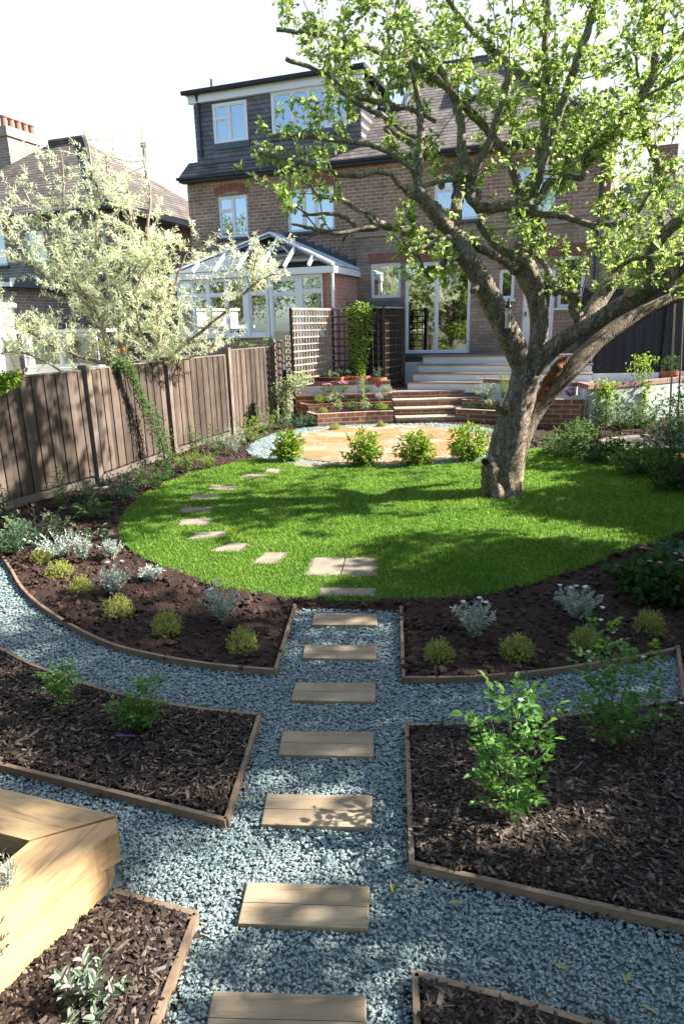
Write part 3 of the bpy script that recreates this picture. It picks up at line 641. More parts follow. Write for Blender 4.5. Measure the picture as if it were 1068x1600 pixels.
# ---------------------------------------------------------------- fence on the left
t = thing('garden_fence', 'dark brown boarded timber fence along the left of the garden', 'fence')
TOPS = [1.8, 1.8, 1.82, 1.84, 1.83, 1.92, 2.03, 2.05]
for i in range(len(FP)-1):
    a = np.array(FP[i]); b = np.array(FP[i+1]); L = np.linalg.norm(b-a); d = (b-a)/L; n = np.array([d[1], -d[0]])
    z1 = min(TOPS[i], TOPS[i+1])-.02 if i < 6 else 2.02
    mb = MB(); k = max(2, int((L-.1)/.108)); ang = math.atan2(d[1], d[0]); w = (L-.1)/k
    for j in range(k):
        s = .05+w*j; c = a+d*s; tz = z1+rng.normal(0, .003)
        V = []
        for z in (.17, tz):
            for u, v in ((0, .0+.014*(j % 2)), (w*.985, .004+.014*(j % 2)), (w*.985, .022+.014*(j % 2)), (0, .018+.014*(j % 2))): p = c+d*u+n*(v+(.006 if j % 2 else 0)); V.append((*p, z))
        mb.add(V, [(3, 2, 1, 0), (4, 5, 6, 7), (0, 1, 5, 4), (1, 2, 6, 5), (2, 3, 7, 6), (3, 0, 4, 7)])
    mb.build('fence_panel', M_fence, t)
    MB().bar((*(a+d*.05-n*.012), .95), (*(b-d*.05-n*.012), .95), .012, 1.6).build('gap_shadow_sheet', M_darktim, t)  # dark sheet added behind the boards as shadow for the gaps
    MB().bar((*(a+d*.05+n*.01), z1+.012), (*(b-d*.05+n*.01), z1+.012), .05, .022).build('capping', M_post, t)
    MB().bar((*(a+d*.05+n*.01), .06), (*(b-d*.05+n*.01), .06), .05, .15).build('gravel_board', M_gboard, t)
for i, (x, y) in enumerate(FP[1:-1]):
    d = np.array(FP[i+2])-np.array(FP[i]); an = math.atan2(d[1], d[0])
    MB().box(-.055, .055, -.10, .055, -.1, TOPS[i+1]+.05, an, (x, y, 0)).build('fence_post', M_post, t)
# ---------------------------------------------------------------- buildings
def plate(mb, x0, x1, z0, z1, y0, y1, holes):
    """slab in the x-z plane between y0 and y1 with rectangular openings"""
    xs = sorted({x0, x1, *[min(max(h[i], x0), x1) for h in holes for i in (0, 1)]}); zs = sorted({z0, z1, *[min(max(h[i], z0), z1) for h in holes for i in (2, 3)]})
    solid = lambda i, j: 0 <= i < len(xs)-1 and 0 <= j < len(zs)-1 and not any(h[0]-1e-6 < (xs[i]+xs[i+1])/2 < h[1]+1e-6 and h[2]-1e-6 < (zs[j]+zs[j+1])/2 < h[3]+1e-6 for h in holes)
    for i in range(len(xs)-1):
        for j in range(len(zs)-1):
            if not solid(i, j): continue
            a, b, c, d = xs[i], xs[i+1], zs[j], zs[j+1]
            mb.add([(a, y0, c), (b, y0, c), (b, y0, d), (a, y0, d)], [(0, 1, 2, 3)]); mb.add([(a, y1, c), (b, y1, c), (b, y1, d), (a, y1, d)], [(3, 2, 1, 0)])
            if not solid(i-1, j): mb.add([(a, y0, c), (a, y1, c), (a, y1, d), (a, y0, d)], [(3, 2, 1, 0)])
            if not solid(i+1, j): mb.add([(b, y0, c), (b, y1, c), (b, y1, d), (b, y0, d)], [(0, 1, 2, 3)])
            if not solid(i, j-1): mb.add([(a, y0, c), (b, y0, c), (b, y1, c), (a, y1, c)], [(3, 2, 1, 0)])
            if not solid(i, j+1): mb.add([(a, y0, d), (b, y0, d), (b, y1, d), (a, y1, d)], [(0, 1, 2, 3)])
    return mb
def window(par, x0, x1, z0, z1, y, panes, glass=None, fr=.055, name='window', sill=True, mat=None, arch=0):
    """panes: fractions (u0,u1,v0,v1) of the inner opening"""
    mat = mat or M_white; ix0, ix1, iz0, iz1 = x0+fr, x1-fr, z0+fr, z1-fr; hs = []; m = .028
    for u0, u1, v0, v1 in panes:
        hs.append((ix0+(ix1-ix0)*u0+m*(u0 > 0), ix0+(ix1-ix0)*u1-m*(u1 < 1), iz0+(iz1-iz0)*v0+m*(v0 > 0), iz0+(iz1-iz0)*v1-m*(v1 < 1)))
    mb = plate(MB(), x0, x1, z0, z1, y, y+.07, hs)
    for h in hs: plate(mb, h[0]+.0, h[1], h[2], h[3], y+.018, y+.05, [(h[0]+.03, h[1]-.03, h[2]+.03, h[3]-.03)])
    if arch:
        k = 8; V = [(x0+(x1-x0)*i/k, yy, z1+(arch*(1-(2*i/k-1)**2) if top else 0)) for yy in (y, y+.07) for top in (0, 1) for i in range(k+1)]
        K = k+1; F = [(i, i+1, K+i+1, K+i) for i in range(k)]+[(2*K+i, 3*K+i, 3*K+i+1, 2*K+i+1) for i in range(k)]+[(K+i, K+i+1, 3*K+i+1, 3*K+i) for i in range(k)]
        mb.add(V, [F])
    w = mb.build(name, mat, par)
    for h in hs: MB().box(h[0]+.02, h[1]-.02, y+.032, y+.04, h[2]+.02, h[3]-.02).build('pane', glass or M_glass, w)
    if sill: MB().box(x0-.05, x1+.05, y-.13, y+.01, z0-.07, z0-.003).build('sill', M_lead if sill == 2 else M_stone, w)
    return w
def archring(mb, x0, x1, z, rise, th, y0, y1, k=12):
    V = []
    for yy in (y0, y1):
        for r in (0, th):
            for i in range(k+1):
                u = 2*i/k-1; V.append((((x0+x1)/2)+u*((x1-x0)/2+r*.35), yy, z+rise*(1-u*u)+r))
    K = k+1; F = [(i, i+1, K+i+1, K+i) for i in range(k)]+[(K+i, K+i+1, 3*K+i+1, 3*K+i) for i in range(k)]+[(i, 2*K+i, 2*K+i+1, i+1) for i in range(k)]+[(0, K, 3*K, 2*K), (k, 2*K+k, 3*K+k, K+k)]
    return mb.add(V, [F])
HR = math.radians(-20)
HP = (2.01, 20.3, 0)
def loc2w(s, y, z=0): return (HP[0]+s*math.cos(HR)-y*math.sin(HR), HP[1]+s*math.sin(HR)+y*math.cos(HR), z)
hs_ = thing('brick_house', 'three storey brick house with grey dormer and tiled roof behind the old tree', 'house', HP, HR)
YU = .12
up = [(-6.03, -5.02, 5.08, 6.28), (-3.7, -2.2, 5.1, 6.28), (.75, 2.0, 5.1, 6.3), (3.0, 4.0, 5.1, 6.3)]
gd = [(-1.06, -.16, 3.12, 4.08), (-.03, 1.86, 1.53, 4.05), (2.64, 3.05, 2.97, 3.75), (3.3, 4.12, 1.55, 3.72), (4.2, 4.86, 2.7, 4.0)]
w = MB(); plate(w, -7.07, 5.25, 4.86, 6.86, YU, YU+.25, up); plate(w, -7.07, -1.5, .0, 4.86, YU, YU+.25, [])
w.add([(5.25, YU+.25, 0), (5.25, 8, 0), (5.25, 8, 6.86), (5.25, YU+.25, 6.86)], [(0, 1, 2, 3)]); w.add([(-7.07, YU+.25, 0), (-7.07, 8, 0), (-7.07, 8, 9.1), (-7.07, 4, 9.2), (-7.07, YU+.25, 6.86)], [(4, 3, 2, 1, 0)])
w.add([(-7.07, 8, 0), (5.25, 8, 0), (5.25, 8, 6.86), (-7.07, 8, 6.86)], [(3, 2, 1, 0)]); w.build('wall', M_brick, hs_)
plate(MB(), -1.5, 5.25, 0, 4.82, 0, .3, gd+[(-.1, 1.93, 0, 1.3)][:0]).build('ground_floor_wall', M_brickb, hs_)
MB().box(-1.55, 5.3, -.05, YU+.02, 4.82, 4.88).build('ledge', M_stone, hs_)
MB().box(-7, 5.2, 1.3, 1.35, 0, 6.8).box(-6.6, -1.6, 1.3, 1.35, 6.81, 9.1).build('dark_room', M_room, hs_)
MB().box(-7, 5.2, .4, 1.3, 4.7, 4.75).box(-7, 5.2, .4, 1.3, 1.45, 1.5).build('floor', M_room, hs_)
for q in ((-6.06, -4.99), (-3.73, -2.17)): archring(MB(), *q, 6.29, .10, .22, YU-.012, YU+.1).build('red_brick_arch', M_arch, hs_)
MB().box(.7, 2.05, YU-.012, YU+.1, 6.3, 6.52).build('red_brick_arch', M_arch, hs_); MB().box(2.95, 4.05, YU-.012, YU+.1, 6.3, 6.52).build('red_brick_arch', M_arch, hs_)
a = MB(); a.box(-1.12, 1.95, -.012, .1, 4.085, 4.36).box(2.6, 3.1, -.012, .1, 3.755, 3.97).box(3.2, 4.95, -.012, .1, 4.02, 4.32).build('soldier_course', M_arch, hs_)
window(hs_, -6.03, -5.02, 5.08, 6.28, YU+.04, [(0, .5, 0, .68), (0, .5, .68, 1), (.5, 1, 0, 1)], sill=2, arch=.09)
window(hs_, -3.7, -2.2, 5.1, 6.28, YU+.04, [(0, .34, 0, 1), (.34, .62, 0, 1), (.62, 1, 0, 1)], sill=2, arch=.09)
window(hs_, .75, 2.0, 5.1, 6.3, YU+.04, [(0, .5, 0, .7), (0, .5, .7, 1), (.5, 1, 0, 1)], sill=2)
window(hs_, 3.0, 4.0, 5.1, 6.3, YU+.04, [(0, .5, 0, 1), (.5, 1, 0, 1)], sill=2)
window(hs_, -1.06, -.16, 3.12, 4.08, .03, [(0, 1, 0, 1)], sill=0)
window(hs_, -.03, 1.86, 1.53, 4.05, .03, [(0, .485, 0, 1), (.485, 1, 0, 1)], glass=M_glassd, fr=.06, name='sliding_door', sill=0)
MB().box(-.1, 2.0, -.16, .0, 1.44, 1.52).build('door_sill', M_lead, hs_)
window(hs_, 2.64, 3.05, 2.97, 3.75, .03, [(0, 1, 0, 1)], sill=0); MB().box(2.58, 3.1, -.07, .0, 2.91, 2.965).build('sill', M_white, hs_)
bd = plate(MB(), 3.3, 4.12, 1.55, 3.72, .03, .1, [(3.42, 4.0, 2.72, 3.55)]).box(3.45, 3.97, .012, .03, 1.75, 2.5).build('back_door', M_white, hs_)
MB().box(3.42, 4.0, .06, .07, 2.72, 3.55).build('pane', M_glass, bd); MB().box(3.36, 3.4, -.03, .03, 2.5, 2.62).build('handle', M_lead, bd)
window(hs_, 4.2, 4.86, 2.7, 4.0, .03, [(0, 1, 0, 1)], sill=0); MB().box(4.14, 4.92, -.07, .0, 2.64, 2.695).build('sill', M_white, hs_)
def curtain(x0, x1, z0, z1, y):
    k = 60; xs = np.linspace(x0, x1, k); ys = y+.03*np.sin(np.linspace(0, (x1-x0)*55, k))
    V = [(x, yy, z) for z in (z0, z1) for x, yy in zip(xs, ys)]; return MB().add(V, [[(i, i+1, k+i+1, k+i) for i in range(k-1)]]).build('curtain', M_curtain, hs_, smooth=True)
for c in ((-3.62, -3.1, 5.1, 6.28, .5), (-2.75, -2.25, 5.1, 6.28, .5), (-.95, -.6, 3.1, 4.1, .45), (-5.95, -5.1, 5.1, 6.28, .8), (.85, 1.3, 5.1, 6.3, .5), (3.05, 3.4, 5.1, 6.3, .5), (2.66, 3.04, 2.95, 3.75, .5)): curtain(*c)
# roof
r = MB()
def rs(V): r.add(V, [tuple(range(len(V)))])
def thick(V, th=.08):
    V = np.array(V, float); nrm = np.cross(V[1]-V[0], V[2]-V[0]); nrm /= np.linalg.norm(nrm); n = len(V)
    r.add(np.vstack([V, V-nrm*th]), [[tuple(range(n))]]); r.add(np.vstack([V, V-nrm*th]), [[tuple(range(2*n-1, n-1, -1))]])
    r.add(np.vstack([V, V-nrm*th]), [[(i, n+i, n+(i+1) % n, (i+1) % n) for i in range(n)]])
ez, ey = 6.86, -.18; sl = (10.2-ez)/(4-ey)
thick([(-7.17, ey, ez), (-1.4, ey, ez), (-1.4, .5, ez+sl*(.5-ey)), (-7.17, .5, ez+sl*(.5-ey))])
thick([(-1.4, ey, ez), (5.45, ey, ez), (1.6, 4, 10.2), (-1.4, 4, 10.2)])
thick([(5.45, ey, ez), (5.45, 8.18, ez), (1.6, 4, 10.2)]); thick([(5.45, 8.18, ez), (-7.17, 8.18, ez), (-7.17, 4.4, 9.15), (-1.4, 4, 10.2), (1.6, 4, 10.2)][0:2]+[(-1.4, 4, 10.2), (1.6, 4, 10.2)])
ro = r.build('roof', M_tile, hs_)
r = MB(); r.tube([(-1.4, 4, 10.22), (1.6, 4, 10.22)], .09, 8); r.tube([(1.6, 4, 10.22), (5.45, ey, ez+.03)], .08, 8); r.build('ridge_tiles', M_tile, ro)
MB().tube([(-7.2, ey-.05, ez-.05), (5.5, ey-.05, ez-.05)], .048, 8).tube([(5.1, .05, 6.7), (5.1, .05, 4.95), (5.1, -.06, 4.8), (5.1, -.06, .7)], .04, 8).build('gutter', M_gutter, hs_)
MB().box(5.2, 5.33, YU-.03, YU+.1, 4.9, 6.8).build('red_tile_edge', M_terr, hs_)
MB().box(-7.17, 5.4, ey, YU, 6.72, 6.8).build('soffit', M_gutter, hs_)
# roof windows
def rooflight(x0, x1, y0, y1):
    z = lambda y: ez+sl*(y-ey)
    c = MB(); n = np.array([0, -sl, 1])/math.hypot(sl, 1)
    for (a, b) in (((x0, y0), (x1, y0)), ((x1, y0), (x1, y1)), ((x1, y1), (x0, y1)), ((x0, y1), (x0, y0))):
        c.bar(np.array([a[0], a[1], z(a[1])])+n*.07, np.array([b[0], b[1], z(b[1])])+n*.07, .08, .12, n)
    o = c.build('roof_window', M_lead, hs_)
    P = [np.array([x, y, z(y)])+n*.1 for x, y in ((x0, y0), (x1, y0), (x1, y1), (x0, y1))]; MB().add(P, [(0, 1, 2, 3)]).build('pane', M_glassv, o)
M_glassv = simple('roof_glass', (.45, .55, .65), (.35, .45, .55), 1, .08, 0, spec=1.)
rooflight(-1.25, -.55, 1.9, 2.9); rooflight(.95, 1.65, 1.9, 2.8)
# dormer
d = MB(); plate(d, -6.75, -1.4, 7.2, 9.1, .32, .5, [(-6.1, -4.95, 7.8, 8.87), (-4.15, -1.8, 7.85, 8.95)])
d.box(-6.75, -6.6, .5, 4, 7.0, 9.1).box(-1.55, -1.4, .5, 4, 7.0, 9.1)
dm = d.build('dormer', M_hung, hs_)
MB().box(-6.86, -1.3, .20, .315, 8.94, 9.16).build('white_fascia', M_white, dm)
MB().box(-6.95, -1.2, .1, 4.2, 9.17, 9.27).tube([(-6.98, .06, 9.2), (-1.2, .06, 9.2)], .065, 8).build('flat_roof', M_gutter, dm)
MB().tube([(-6.55, .16, 9.15), (-6.55, .26, 8.9), (-6.55, .26, 7.45)], .04, 8).tube([(-6.4, .9, 9.2), (-6.4, .9, 9.75)], .035, 8).build('downpipe', M_gutter, dm)
window(hs_, -6.1, -4.95, 7.8, 8.87, .30, [(0, .48, 0, .64), (0, .48, .64, 1), (.48, 1, 0, 1)], sill=0, fr=.07)
window(hs_, -4.15, -1.8, 7.85, 8.95, .30, [(0, .27, 0, 1), (.27, .5, 0, 1), (.5, .73, 0, 1), (.73, 1, 0, 1)], sill=0, fr=.07)
MB().box(-6.1, -4.9, .27, .315, 7.62, 7.79).box(-4.2, -1.75, .27, .315, 7.68, 7.84).build('lead_apron', M_lead, dm)
for c in ((-6.05, -5.0, 7.8, 8.87, .7), (-4.1, -3.1, 7.85, 8.95, .62), (-2.6, -1.85, 7.85, 8.95, .62)): curtain(*c)
# store with a lead top under the small window, and its rendered side
t = thing('lean_to_store', 'dark timber lean-to store with a flat lead roof under the small ground floor window', 'store', loc2w(-.8, -.4), HR)
MB().box(-.7, .68, -.45, .38, .66, 2.78).build('wall', M_black, t); MB().box(-.78, .72, -.52, .39, 2.8, 3.0).build('roof', M_lead, t)
MB().box(.35, .6, -.47, -.452, .8, 2.5).build('door', M_darktim, t)

# terrace, brick steps and white steps
tr = MB(); tr.prism([(-1.55, 17.6), (1.37, 17.45), (1.37, 17.78), (3.95, 17.72), (3.95, 17.3), (5.7, 15.75), (8.8, 16.95), (14, 18.4), (14, 34), (-1.55, 34)], -.1, .66)
tag(tr.build('terrace', M_slate), kind='structure')
t = thing('brick_steps', 'four curved red brick steps with sandstone treads rising from the round patio', 'steps', (2.4, 16.6, 0))
def arc(y, x0=1.38, x1=3.95, k=14): return [(x0+(x1-x0)*i/k-2.4, y-16.6-.10*(1-((x0+(x1-x0)*i/k-1.9)/1.6)**2)*.9) for i in range(k+1)]
Ys = [16.42, 16.87, 17.32, 17.76]; Zs = [.165, .33, .495, .66]
for i, (y, z) in enumerate(zip(Ys, Zs)):
    back = arc(Ys[i+1]+.12) if i < 3 else [(-1.02, 1.5), (1.55, 1.5)]
    MB().prism(arc(y)+[(p[0], p[1]) for p in back[::-1]], -.02 if i == 0 else Zs[i-1]-.02, z-.035).build('riser', M_brickred, t)
    MB().prism([(p[0], p[1]-.025) for p in arc(y)]+[(p[0], p[1]) for p in back[::-1]], z-.034, z+.002).build('tread', M_stone if i < 3 else M_slate, t)
t = thing('white_steps', 'four white rendered steps with dark stone treads up to the sliding door', 'steps', HP, HR)
WS = [(1.5, 1.0, .75), (1.285, 1.3, .68), (1.075, 1.62, .62), (.865, 1.98, .56)]
for z, off, x0 in WS:
    MB().box(x0, 5.2, -off, -.0, .6, z-.035).build('riser', M_render, t)
    MB().box(x0-.03, 5.23, -off-.035, -.002, z-.034, z).build('tread', M_slate, t)
MB().box(-.05, .72, -.35, -.002, .6, 1.28).build('plinth', M_render, t)
# brick planters left of the steps
def W(x, y, Y): return tuple(A(x, y, Y))
t = thing('brick_planter', 'tiered red brick planter left of the garden steps', 'planter', (.4, 16.7, 0))
def wallrun(P, z0, z1, th, mat, par, name, o=(.4, 16.7)): return MB().ribbon([(x-o[0], y-o[1]) for x, y in P], th, z0, z1).build(name, mat, par)
T1 = [(-.86, 16.95), (-.62, 16.25), (-.52, 16.16), (.0, 16.30), (.7, 16.42), (1.33, 16.43)]
T2 = [(-1.02, 17.3), (-.92, 16.95), (-.75, 16.72), (0, 16.84), (.7, 16.9), (1.33, 16.9)]
T3 = [(-1.2, 17.5), (-1.1, 17.2), (0, 17.24), (.7, 17.28), (1.33, 17.28)]
T4 = [(-1.35, 17.62), (0, 17.6), (1.33, 17.58)]
wallrun(T1, -.05, .33, .11, M_brickred, t, 'low_wall'); wallrun(T2, -.05, .5, .11, M_brickred, t, 'middle_wall'); wallrun(T3, -.05, .68, .11, M_brickred, t, 'upper_wall')
wallrun(T4, -.05, .88, .13, M_render, t, 'white_wall'); wallrun(T4, .881, .98, .16, M_coping, t, 'brick_coping')
sf = MB()
for a, b, z in ((T1, T2, .27), (T2, T3, .44), (T3, T4, .62)): sf.cap([(x-.4, y-16.7) for x, y in a+b[::-1]], z)
sf.build('planter_soil', M_soil, t)
# right planter and rendered wall
t = thing('brick_planter', 'low brown brick planter right of the steps, behind the old tree trunk', 'planter', (4, 16, 0))
R1 = [(3.1, 17.2), (2.92, 16.5), (3.3, 16.3), (3.9, 15.9), (4.4, 15.45)]; R2 = [(3.25, 17.3), (3.15, 16.95), (3.6, 16.75), (4.2, 16.3), (4.6, 15.9)]
wallrun(R1, -.05, .33, .11, M_brickred, t, 'low_wall', (4, 16)); wallrun(R2, -.05, .5, .11, M_brickred, t, 'middle_wall', (4, 16))
wallrun([(4.38, 15.5), (4.75, 15.25), (5.5, 15.03)], -.05, .66, .11, M_brickred, t, 'side_wall', (4, 16))
R4 = [(3.72, 17.35), (4.6, 16.6), (5.55, 15.72)]; wallrun(R4, .0, .88, .13, M_render, t, 'white_wall', (4, 16)); wallrun(R4, .881, .98, .16, M_coping, t, 'brick_coping', (4, 16))
sf = MB(); sf.cap([(x-4, y-16) for x, y in R1+[(5.5, 15.08), (5.5, 15.6), (3.8, 17.2)]], .28); sf.build('planter_soil', M_soil, t)
t = thing('rendered_wall', 'low sage rendered retaining wall with brick coping on the right', 'wall', (7, 16, 0))
R5 = [(5.6, 15.7), (5.58, 15.06), (7.0, 15.62), (8.3, 16.35), (9.5, 17.3)]
wallrun(R5[1:], -.05, .885, .13, M_sage, t, 'wall', (7, 16)); wallrun([(5.6, 15.72), (5.6, 15.05), (7.0, 15.62), (8.3, 16.35), (9.5, 17.3)], .887, .99, .17, M_coping, t, 'brick_coping', (7, 16))
wallrun([(5.62, 15.7), (5.62, 15.15)], -.05, .884, .12, M_render, t, 'white_return', (7, 16))
tf = MB(); tf.cap([(5.7, 15.75), (5.65, 15.1), (7, 15.65), (8.3, 16.4), (9.5, 17.35), (9.5, 19), (5.7, 19)], .80); tag(tf.build('upper_terrace', M_slate), kind='structure')
t = thing('black_fence', 'tall black stained boarded fence behind the rendered wall on the right', 'fence', (8, 17.6, 0))
for a, b in ((-1.72, .32), (.42, 2.5), (2.6, 4.6)):
    m = MB(); k = int((b-a)/.12)
    for i in range(k): x = a+(b-a)*i/k; m.box(x, x+(b-a)/k*1.04, -.01-.008*(i % 2), .015, 1.02, 3.1)
    m.build('fence_panel', M_black, t); MB().box(a, b, -.03, .03, .8, 1.01).build('gravel_board', M_render, t)
for x in (-1.77, .37, 2.55): MB().box(x-.05, x+.05, -.06, .06, .6, 3.15).build('fence_post', M_black, t)

# trellis screen
def trellis(par, a, b, z0, z1, dx, dz, mat=M_trel_sunlit):
    a = np.array(a); b = np.array(b); L = np.linalg.norm(b-a); d = (b-a)/L; n = np.array([d[1], -d[0]]); m = MB(); k = round(L/dx)
    for i in range(k+1): p = a+d*L*i/k; m.bar((*(p-n*.012), z0), (*(p-n*.012), z1), .022, .03, (*n, 0))
    k = round((z1-z0)/dz)
    for i in range(k+1): z = z0+(z1-z0)*i/k; m.bar((*(a+n*.013), z), (*(b+n*.013), z), .022, .034)
    return m.build('trellis_panel', mat, par)
t = thing('trellis_screen', 'dark square trellis screen on three sides behind the planters', 'trellis', (0, 0, 0))
TA, TB, TC, TD = (-1.12, 16.75), (-.12, 18.55), (1.2, 17.95), (1.82, 19.0)
trellis(t, TA, TB, .95, 2.78, .135, .165); trellis(t, TB, TC, .70, 2.78, .16, .19, M_darktim); trellis(t, TC, TD, .70, 2.78, .12, .19, M_darktim); trellis(t, (-1.3, 17.0), TA, .3, 2.2, .1, .165)  # sun painted into the left panel's wood, shade into the other two
for p, z in ((TA, 2.8), (TB, 2.84), (TC, 2.84), (TD, 2.84)): MB().box(-.035, .035, -.035, .035, .3, z, 0, (*p, 0)).build('trellis_post', M_darktim, t)
MB().bar((*TA, 2.8), (*TB, 2.8), .06, .03).bar((*TB, 2.8), (*TC, 2.8), .06, .03).bar((*TC, 2.8), (*TD, 2.8), .06, .03).build('top_rail', M_trel_sunlit, t)

# conservatory of the house next door
t = thing('conservatory', 'white framed glass conservatory with hipped glass roof against the brick house', 'conservatory', HP, HR)
YC = -2.15; x0, x1 = -6.3, -1.5
plate(MB(), x0, -3.36, 0, 2.1, YC, YC+.25, []).build('dwarf_wall', M_brickn, t)
plate(MB(), -2.4, x1, 0, 2.1, YC, YC+.25, []).build('dwarf_wall', M_brickn, t)
w = MB(); w.box(x1-.25, x1, YC+.02, YU, 0, 3.72).box(-1.72, x1-.26, YC, YC+.2, 2.1, 3.72); w.build('side_wall', M_brickpink, t)
w = MB(); w.box(x0, x0+.2, YC+.26, YU, 0, 3.72); w.build('far_side_wall', M_brickn, t)
MB().box(x0-.05, -3.36, YC-.09, YC+.1, 2.1, 2.16).box(-2.4, x1-.2, YC-.09, YC+.1, 2.1, 2.16).build('sill', M_white, t)
fx = [(-6.3, -5.3), (-5.3, -4.12), (-2.42, -1.74)]
for a, b in fx:
    n = 2 if b-a > .9 else 1; pp = [(i/n, (i+1)/n, 0, .74) for i in range(n)]+[(i/n, (i+1)/n, .74, 1) for i in range(n)]
    window(t, a, b, 2.16, 3.72, YC+.02, pp, sill=0, name='window', fr=.05)
window(t, -4.0, -3.4, 2.16, 3.72, YC+.02, [(0, 1, 0, .74), (0, 1, .74, 1)], sill=0, fr=.05)
MB().box(-4.13, -3.99, YC-.02, YC+.12, 2.16, 3.72).build('corner_post', M_white, t)
window(t, -3.38, -2.42, 1.2, 3.72, YC+.03, [(0, 1, 0, .84), (0, 1, .84, 1)], sill=0, fr=.11, name='door')
g = MB(); g.box(x0-.15, x1+.12, YC-.12, YC+.0, 3.73, 3.90).box(x1, x1+.12, YC+.001, YU, 3.73, 3.90); g.build('fascia', M_white, t)
MB().tube([(x1+.06, YC-.06, 3.75), (x1+.06, YC-.06, .7)], .04, 8).build('downpipe', M_white, t)
ap = np.array([-3.9, -.75, 5.0]); aw = np.array([-3.9, YU, 5.0]); zr = 3.92
FLc, FRc = np.array([x0-.1, YC-.1, zr]), np.array([x1+.1, YC-.1, zr]); BLc, BRc = np.array([x0-.1, YU, zr]), np.array([x1+.1, YU, zr])
gl = MB(); gl.add([FLc, FRc, ap], [(0, 1, 2)]); gl.add([FRc, BRc, aw, ap], [(0, 1, 2, 3)]); gl.add([BLc, FLc, ap, aw], [(0, 1, 2, 3)])
gl.build('roof_glazing', glassmat('roof_glazing', (.85, .93, .96), .6), t)
rb = MB()
for q in ((FLc, ap, .09), (FRc, ap, .09), (aw, ap, .1)): rb.bar(q[0]+[0, 0, .03], q[1]+[0, 0, .03], q[2], .06)
for k in range(1, 7):
    f = k/7; a = FLc+(FRc-FLc)*f; g_ = (a[0]-FLc[0])/(ap[0]-FLc[0]) if a[0] < ap[0] else (FRc[0]-a[0])/(FRc[0]-ap[0]); b = np.array([a[0], FLc[1]+(ap[1]-FLc[1])*min(1, g_), zr+(5.0-zr)*min(1, g_)]); rb.bar(a+[0, 0, .03], b+[0, 0, .03], .05, .05)
for E0, E1 in ((FRc, BRc), (FLc, BLc)):
    for k in (1, 2, 3):
        a = E0+(E1-E0)*k/3.2; g_ = (a[1]-YC+.1)/(ap[1]-YC+.1); rb.bar(a+[0, 0, .03], np.array([E0[0]+(ap[0]-E0[0])*min(1, g_), a[1], zr+1.08*min(1, g_)])+[0, 0, .03], .05, .05)
rb.build('roof_bars', M_white, t)
fl = MB()
for k in range(10):
    f = k/10; x = -3.9+(x1+.15+3.9)*f; z = 5.0+(zr-5.0)*f; fl.box(x, x+.30, YU-.02, YU-.002, z-.12, z+.13)
    x = -3.9-(3.9+6.45-.0)*f*.98; x = -3.9+(x0-.1+3.9)*f; fl.box(x-.30, x, YU-.02, YU-.002, z-.12, z+.13)
fl.build('lead_flashing', M_lead, t)
fn = MB()
for k in range(7): fn.bar((-4.0+.03*k, -.78+.1*k*0, 5.05), (-4.0+.03*k+.0, -.78, 5.05+.14-.02*abs(k-3)), .012)
fn.bar((-4.05, -.78, 5.07), (-3.75, -.78, 5.07), .03).build('ridge_finial', M_lead, t)
MB().box(x0+.2, x1-.26, YC+.26, YU-.02, 1.15, 1.2).build('floor', M_stone, t)

# neighbouring house, far left
t = thing('brick_house', 'neighbouring brick house with hipped tile roof and tall chimney, far left', 'house', loc2w(-10.2, 0), HR)
wl_ = MB(); plate(wl_, -9, 0, 0, 6.3, 0, .25, [(-5.1, -4.35, 4.7, 6.0), (-3.4, -2.6, 4.75, 5.75)]); wl_.box(-.25, 0, .25, 11, 0, 6.3); wl_.box(-9, -8.8, .25, 11, 0, 6.3); wl_.build('wall', M_brickn, t)
window(t, -5.1, -4.35, 4.7, 6.0, .04, [(0, 1, 0, 1)], sill=2); window(t, -3.4, -2.6, 4.75, 5.75, .04, [(0, .5, 0, 1), (.5, 1, 0, 1)], sill=2)
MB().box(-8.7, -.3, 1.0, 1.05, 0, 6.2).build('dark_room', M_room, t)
r = MB(); e0, e1, f0, f1, zz, zk = -9.3, .35, -.35, 11.3, 6.25, 9.3
thick([(e0, f0, zz), (e1, f0, zz), (-3.0, 3.2, zk), (-4.6, 3.2, zk)]); thick([(e1, f0, zz), (e1, f1, zz), (-3.0, 7.0, 8.3), (-3.0, 3.2, zk)]); thick([(e0, f1, zz), (e0, f0, zz), (-4.6, 3.2, zk), (-4.6, 7, 8.3)])
ro = r.build('roof', M_tilenb, t)
MB().tube([(-4.6, 3.2, zk+.02), (-3.0, 3.2, zk+.02)], .12, 8).tube([(e1, f0, zz+.03), (-3.0, 3.2, zk+.02)], .09, 8).build('ridge_tiles', M_tilenb, ro)
MB().tube([(e0, f0-.05, zz-.06), (e1+.06, f0-.05, zz-.06), (e1+.06, f1, zz-.06)], .07, 8).tube([(-.3, -.08, 6.1), (-.3, -.08, .5)], .045, 8).build('gutter', M_gutter, t)
c = MB(); c.box(-6.55, -5.75, 2.3, 3.9, 7.0, 9.55); ch = c.build('chimney', M_brickn, t); MB().box(-6.62, -5.68, 2.23, 3.97, 9.5, 9.83).build('chimney_cap', M_stone, ch)
for k in range(5): 
    y = 2.4+k*.34; MB().tube([(-5.9, y, 9.82), (-5.9, y, 10.12), (-5.9, y, 10.15), (-5.9, y, 10.2)], [.13, .11, .14, .13], 12).build('chimney_pot', M_pot, ch)
MB().tube([(-2.0, 5.5, 8.0), (-2.0, 5.5, 9.4)], .06, 8).tube([(-2.0, 5.5, 9.4), (-2.0, 5.5, 9.55)], .11, 8).build('flue', M_gutter, t)
